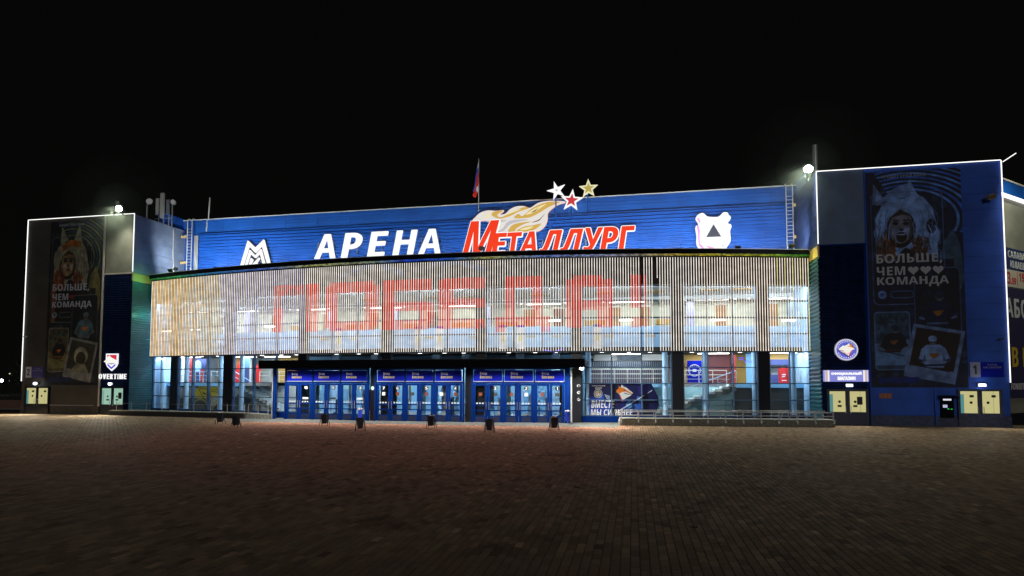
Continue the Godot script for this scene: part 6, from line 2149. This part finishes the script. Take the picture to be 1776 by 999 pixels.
# ---------------------------------------------------------------- ramps in front of the glass
func ramps() -> void:
	# left: low dark wall with pale coping and slender posts
	var a := Vector3(-45.5, 0, 0.5)
	var b := Vector3(-30.95, 0, 2.25)
	var d := (b - a).normalized()
	var bs := Basis(d, Vector3.UP, d.cross(Vector3.UP))
	var L := (b - a).length()
	var lw := thing("low_ramp_wall", "long low dark ramp wall with pale top and slender posts before the left glass", "ramp", Vector3(-38, 0, 1.4))
	var m := MB.new()
	m.box(a + d * L * 0.5 + Vector3(0, 0.2, 0) - bs.z * 0.6, Vector3(L, 0.4, 1.2), bs)
	obj("wall", m, M("roof_dark"), lw)
	var c := MB.new()
	c.box(a + d * L * 0.5 + Vector3(0, 0.43, 0) - bs.z * 0.58, Vector3(L + 0.04, 0.06, 1.26), bs)
	obj("coping", c, M("concrete"), lw)
	for i in 9:
		var p := MB.new()
		var q := a + d * (0.4 + i * 1.75) - bs.z * 0.35
		p.cyl(q + Vector3(0, 0.45, 0), q + Vector3(0, 1.15, 0), 0.035, 0.035, 8)
		obj("post", p, M("grey_metal"), lw)
	var wr := MB.new()
	wr.tube([a + d * 0.4 + Vector3(0, 1.05, 0) - bs.z * 0.35, a + d * (L - 0.2) + Vector3(0, 1.05, 0) - bs.z * 0.35], 0.012, 5)
	obj("cable", wr, M("grey_metal"), lw)
	var lr := thing("short_ramp", "short grey concrete ramp with railing left of the entrance doors", "ramp", Vector3(-29.9, 0, 1.6))
	var r := MB.new()
	r.prism(PackedVector2Array([Vector2(0, 0), Vector2(2.0, 0), Vector2(2.0, 0.32), Vector2(0, 0.42)]), -1.2, 0.0, Transform3D(Basis(), Vector3(-30.9, 0, 2.1)))
	obj("slab", r, M("concrete"), lr)
	var rr := MB.new()
	rr.tube([Vector3(-30.8, 0.4, 1.9), Vector3(-30.8, 1.15, 1.9), Vector3(-29.0, 1.1, 1.9), Vector3(-29.0, 0.3, 1.9)], 0.03, 6)
	rr.tube([Vector3(-30.8, 0.8, 1.9), Vector3(-29.0, 0.75, 1.9)], 0.022, 6)
	rr.cyl(Vector3(-29.9, 0.36, 1.9), Vector3(-29.9, 1.12, 1.9), 0.025, 0.025, 6)
	obj("railing", rr, M("grey_metal"), lr)
	# right: long ramp with bench-like slab, thick posts and rails
	var e := Vector3(-0.95, 0, 3.45)
	var f := Vector3(13.2, 0, 2.15)
	var g := (f - e).normalized()
	var bz := Basis(g, Vector3.UP, g.cross(Vector3.UP))
	var LL := (f - e).length()
	var xf := Transform3D(bz, e)
	var ra := thing("long_ramp", "long concrete ramp with double grey railing in front of the right glass", "ramp", Vector3(6, 0, 2.6))
	var base := MB.new()
	base.box(xf * Vector3(LL * 0.5, 0.16, -0.75), Vector3(LL, 0.32, 1.4), bz)
	obj("base", base, M("concrete"), ra)
	for i in 13:
		var s := MB.new()
		s.box(xf * Vector3(0.1 + (i + 0.5) * LL / 13.0 - 0.05, 0.41, -0.72), Vector3(LL / 13.0 - 0.012, 0.16, 1.48), bz)
		obj("slab", s, M("concrete"), ra)
	for i in 13:
		var x := 0.12 + i * (LL - 0.25) / 12.0
		var p := MB.new()
		p.box(xf * Vector3(x, 0.62, 0.07), Vector3(0.07, 0.72, 0.07), bz)
		p.box(xf * Vector3(x, 0.3, 0.16), Vector3(0.05, 0.16, 0.3), bz)
		obj("post", p, M("grey_metal"), ra)
	for y in [0.97, 0.72]:
		var t := MB.new()
		t.tube([xf * Vector3(0.0, y, 0.07), xf * Vector3(LL - 0.1, y, 0.07)], 0.035, 8)
		obj("rail", t, M("grey_metal"), ra)
	var br := MB.new()
	br.tube([xf * Vector3(0.2, 1.0, -1.4), xf * Vector3(LL - 0.1, 1.0, -1.4)], 0.03, 6)
	for i in 13: br.cyl(xf * Vector3(0.2 + i * 1.15, 0.45, -1.4), xf * Vector3(0.2 + i * 1.15, 1.0, -1.4), 0.025, 0.025, 6)
	obj("back_rail", br, M("grey_metal"), ra)
	# bicycle stand loops near the right end
	var bk := thing("cycle_rack", "low rack of bent grey tubes beside the right end of the long ramp", "bicycle rack", Vector3(11.5, 0.46, 1.3))
	for i in 5:
		var q := MB.new()
		var hp := []
		for k in 9: hp.append(Vector3(10.3 + i * 0.55 + cos(PI * k / 8) * 0.24, 0.5 + sin(PI * k / 8) * 0.45, 1.2))
		q.tube(hp, 0.022, 5)
		obj("loop", q, M("grey_metal"), bk)

# ---------------------------------------------------------------- bins, urns, litter
func square_things() -> void:
	var spots := [[-28.91, 7.79, 0.1, "dark litter bin on splayed legs farthest left, littered rim, before the low ramp wall", 1], [-25.78, 10.4, -0.2, "dark litter bin on splayed legs, second from the left and nearer the camera", 0], [-20.84, 7.76, 0.05, "dark litter bin in front of the first group of blue doors", 0], [-16.54, 11.26, 0.3, "dark litter bin standing out before the blue urn left of the middle doors", 0], [-13.01, 8.17, -0.1, "dark litter bin in front of the middle group of blue doors", 1], [-8.46, 10.81, 0.0, "dark litter bin with straight sides in front of the right group of doors", 0], [-4.9, 8.33, 0.4, "overfilled dark litter bin nearest the floodlit corner of the canopy", 2]]
	var first: Node3D = null
	for s in spots:
		var at := Vector3(s[0], 0, s[1])
		if first == null:
			first = thing("litter_bin", s[3], "litter bin", Vector3.ZERO, "litter bins on the square")
			var m := MB.new()
			var bot := [Vector3(-0.15, 0.14, 0.13), Vector3(0.15, 0.14, 0.13), Vector3(0.15, 0.14, -0.13), Vector3(-0.15, 0.14, -0.13)]
			var top := [Vector3(-0.21, 0.78, 0.18), Vector3(0.21, 0.78, 0.18), Vector3(0.21, 0.78, -0.18), Vector3(-0.21, 0.78, -0.18)]
			for k in 4: m.quad(bot[k], bot[(k + 1) % 4], top[(k + 1) % 4], top[k])
			m.quad(bot[3], bot[2], bot[1], bot[0])
			var inn := [Vector3(-0.19, 0.7, 0.16), Vector3(0.19, 0.7, 0.16), Vector3(0.19, 0.7, -0.16), Vector3(-0.19, 0.7, -0.16)]
			m.quad(inn[0], inn[1], inn[2], inn[3])
			for k in 4: m.quad(top[k], top[(k + 1) % 4], inn[(k + 1) % 4], inn[k])
			obj("bucket", m, M("bin_dark"), first)
			for sd in [-1, 1]:
				var l := MB.new()
				l.tube([Vector3(sd * 0.3, 0.0, 0.16), Vector3(sd * 0.23, 0.7, 0.0), Vector3(sd * 0.3, 0.0, -0.16)], 0.022, 6)
				l.cyl(Vector3(sd * 0.23, 0.62, 0), Vector3(sd * 0.17, 0.62, 0), 0.02, 0.02, 6)
				obj("leg", l, M("dark_metal"), first)
			var r := MB.new()
			r.tube([top[0], top[1], top[2], top[3], top[0]], 0.014, 5)
			obj("rim", r, M("dark_metal"), first)
			first.position = at
			first.rotation.y = s[2]
		var o: Node3D = first if at == first.position else copy_of(first, at, s[3], s[2])
		if s[4] > 0:
			var t := MB.new()
			for k in 3 + s[4] * 3:
				t.ball(Vector3(rng.randf_range(-0.18, 0.18), 0.76 + rng.randf() * 0.08, rng.randf_range(-0.14, 0.14)), Vector3(rng.randf_range(0.04, 0.09), rng.randf_range(0.03, 0.07), rng.randf_range(0.04, 0.08)), 6)
			var tm := MeshInstance3D.new()
			tm.name = "rubbish"
			tm.mesh = make(t, M("litter_white") if s[4] < 2 else M("beige_sheet"))
			if o == first:
				tag_later.append([o, tm])
			else:
				o.add_child(tm, true)
	for q in tag_later: q[0].add_child(q[1], true)
	for s in [[-20.53, 2.9, "blue cylindrical urn between the left and middle door groups"], [-4.6, 3.0, "blue cylindrical urn heaped with rubbish at the right end of the doors"]]:
		var u := thing("street_urn", s[2], "litter bin", Vector3(s[0], 0, s[1]), "blue urns at the entrance")
		var m := MB.new()
		m.cyl(Vector3(s[0], 0.22, s[1]), Vector3(s[0], 0.88, s[1]), 0.15, 0.18, 16)
		obj("drum", m, M("urn_blue"), u)
		var r := MB.new()
		for k in 20:
			var a0 := TAU * k / 20
			var a1 := TAU * (k + 1) / 20
			r.cyl(Vector3(s[0] + cos(a0) * 0.19, 0.88, s[1] + sin(a0) * 0.19), Vector3(s[0] + cos(a1) * 0.19, 0.88, s[1] + sin(a1) * 0.19), 0.02, 0.02, 5, false)
		obj("rim", r, M("grey_metal"), u)
		var f := MB.new()
		f.cyl(Vector3(s[0], 0.0, s[1]), Vector3(s[0], 0.04, s[1]), 0.17, 0.17, 14)
		f.cyl(Vector3(s[0], 0.04, s[1]), Vector3(s[0], 0.22, s[1]), 0.03, 0.03, 8)
		obj("foot", f, M("grey_metal"), u)
		var t := MB.new()
		for k in (4 if s[0] < -10 else 9):
			t.ball(Vector3(s[0] + rng.randf_range(-0.14, 0.14), 0.9 + rng.randf() * 0.1, s[1] + rng.randf_range(-0.12, 0.12)), Vector3(0.07, 0.05, 0.06), 6)
		obj("rubbish", t, M("litter_white"), u)
	# scraps on the pavement
	var scraps := [[-20.87, 15.39, "crumpled pale paper scrap on the reddish pavers, left of centre", 0.11], [-12.55, 18.41, "dark leaf-like scrap lying on the pavers in the middle of the square", 0.09], [-12.8, 12.14, "white paper scrap on the pavers before the middle doors", 0.10], [7.35, 9.79, "small dark scrap on the pavers before the long ramp", 0.07], [-6.03, 9.46, "white cup lid lying left of the overfilled bin", 0.08], [1.2, 32.9, "round dark spot of dropped rag near the camera", 0.11], [-26.6, 9.0, "dark scrap lying between the two leftmost bins", 0.12]]
	for s in scraps:
		var o := MB.new()
		var p := Vector3(s[0], 0.03, s[1])
		for k in 5:
			var a: Vector3 = p + Vector3(rng.randf_range(-1, 1), rng.randf_range(-0.15, 0.5), rng.randf_range(-1, 1)) * s[3]
			var b: Vector3 = p + Vector3(rng.randf_range(-1, 1), rng.randf_range(-0.15, 0.5), rng.randf_range(-1, 1)) * s[3]
			var c: Vector3 = p + Vector3(rng.randf_range(-1, 1), rng.randf_range(-0.15, 0.5), rng.randf_range(-1, 1)) * s[3]
			o.tri(p, a, b, (a - p).cross(b - p).normalized())
			o.tri(a, b, c, (b - a).cross(c - a).normalized())
		tag(obj("litter_scrap", o, M("roof_dark") if "dark" in s[2] else M("litter_white")), s[2], "litter")

var tag_later := []

# ---------------------------------------------------------------- far left and far right
func background() -> void:
	for s in [[-68.5, -12.0, 8.2, "dark leafy tree beyond the left end of the square, the nearer one"], [-77.0, -20.0, 9.5, "dark leafy tree at the far left, farther back"]]:
		var t := thing("leafy_tree", s[3], "tree", Vector3(s[0], 0, s[1]))
		var tr := MB.new()
		tr.cyl(Vector3(s[0], -0.1, s[1]), Vector3(s[0] + 0.1, s[2] * 0.45, s[1]), 0.2, 0.12, 8)
		for k in 6:
			var a := TAU * k / 6
			tr.cyl(Vector3(s[0] + 0.1, s[2] * (0.3 + 0.03 * k), s[1]), Vector3(s[0] + cos(a) * 1.5, s[2] * (0.5 + 0.05 * k), s[1] + sin(a) * 1.5), 0.07, 0.025, 6)
		obj("trunk", tr, M("bark"), t)
		var cr := MB.new()
		for k in 26:
			var c := Vector3(s[0], s[2] * 0.62, s[1]) + Vector3(rng.randfn(0, 0.9), rng.randfn(0, 1.3), rng.randfn(0, 0.9))
			for i in 60:
				var p := c + Vector3(rng.randfn(0, 0.35), rng.randfn(0, 0.3), rng.randfn(0, 0.35))
				var u := Vector3(rng.randfn(), rng.randfn(), rng.randfn()).normalized() * 0.13
				var w := u.cross(Vector3(rng.randfn(), rng.randfn(), rng.randfn())).normalized() * 0.07
				cr.quad(p - u - w * 0.3, p + w, p + u, p - w)
		obj("crown", cr, M("leaf"), t)
	var hw := thing("boundary_wall", "low reddish boundary wall at the far left edge of the square", "wall", Vector3(-75, 0, -7.5))
	var rows := 3
	for k in 16:
		var m := MB.new()
		m.span(Vector3(-95.0 + k * 2.0, 0, -8.0), Vector3(-93.02 + k * 2.0, 0.95, -7.6))
		obj("wall_segment", m, paint("wall_red", 0.16, 0.08, 0.06, 0.85), hw)
	var kb := MB.new()
	kb.span(Vector3(-95.0, -0.05, -7.4), Vector3(-56.0, 0.05, -7.0))
	struct("kerb", kb, M("concrete"))
	# lamps far away on the left
	for s in [[-133.1, 2.99, "bright white park lamp far off at the left edge", 0.3, 22.0], [-131.1, 4.47, "faint yellowish park lamp far off at the left", 0.14, 1.2]]:
		var l := thing("park_lamp", s[2], "street lamp", Vector3(s[0], 0, -60), "far park lamps")
		var p := MB.new()
		p.cyl(Vector3(s[0], -0.1, -60), Vector3(s[0], s[1] - s[3] * 0.8, -60), 0.08, 0.06, 8)
		obj("post", p, M("dark_metal"), l)
		var g := MB.new()
		g.ball(Vector3(s[0], s[1], -60), Vector3.ONE * s[3], 10)
		obj("globe", g, glow("far_lamp_%d" % int(s[4]), 0.95, 0.97, 1.0, s[4]) if s[4] > 2 else glow("far_lamp_dim", 0.8, 0.8, 0.5, 0.8), l)
		if s[4] > 2.0: omni(l, Vector3(s[0], s[1], -60), 3.0, lin(0.9, 0.95, 1.0), 0.2)
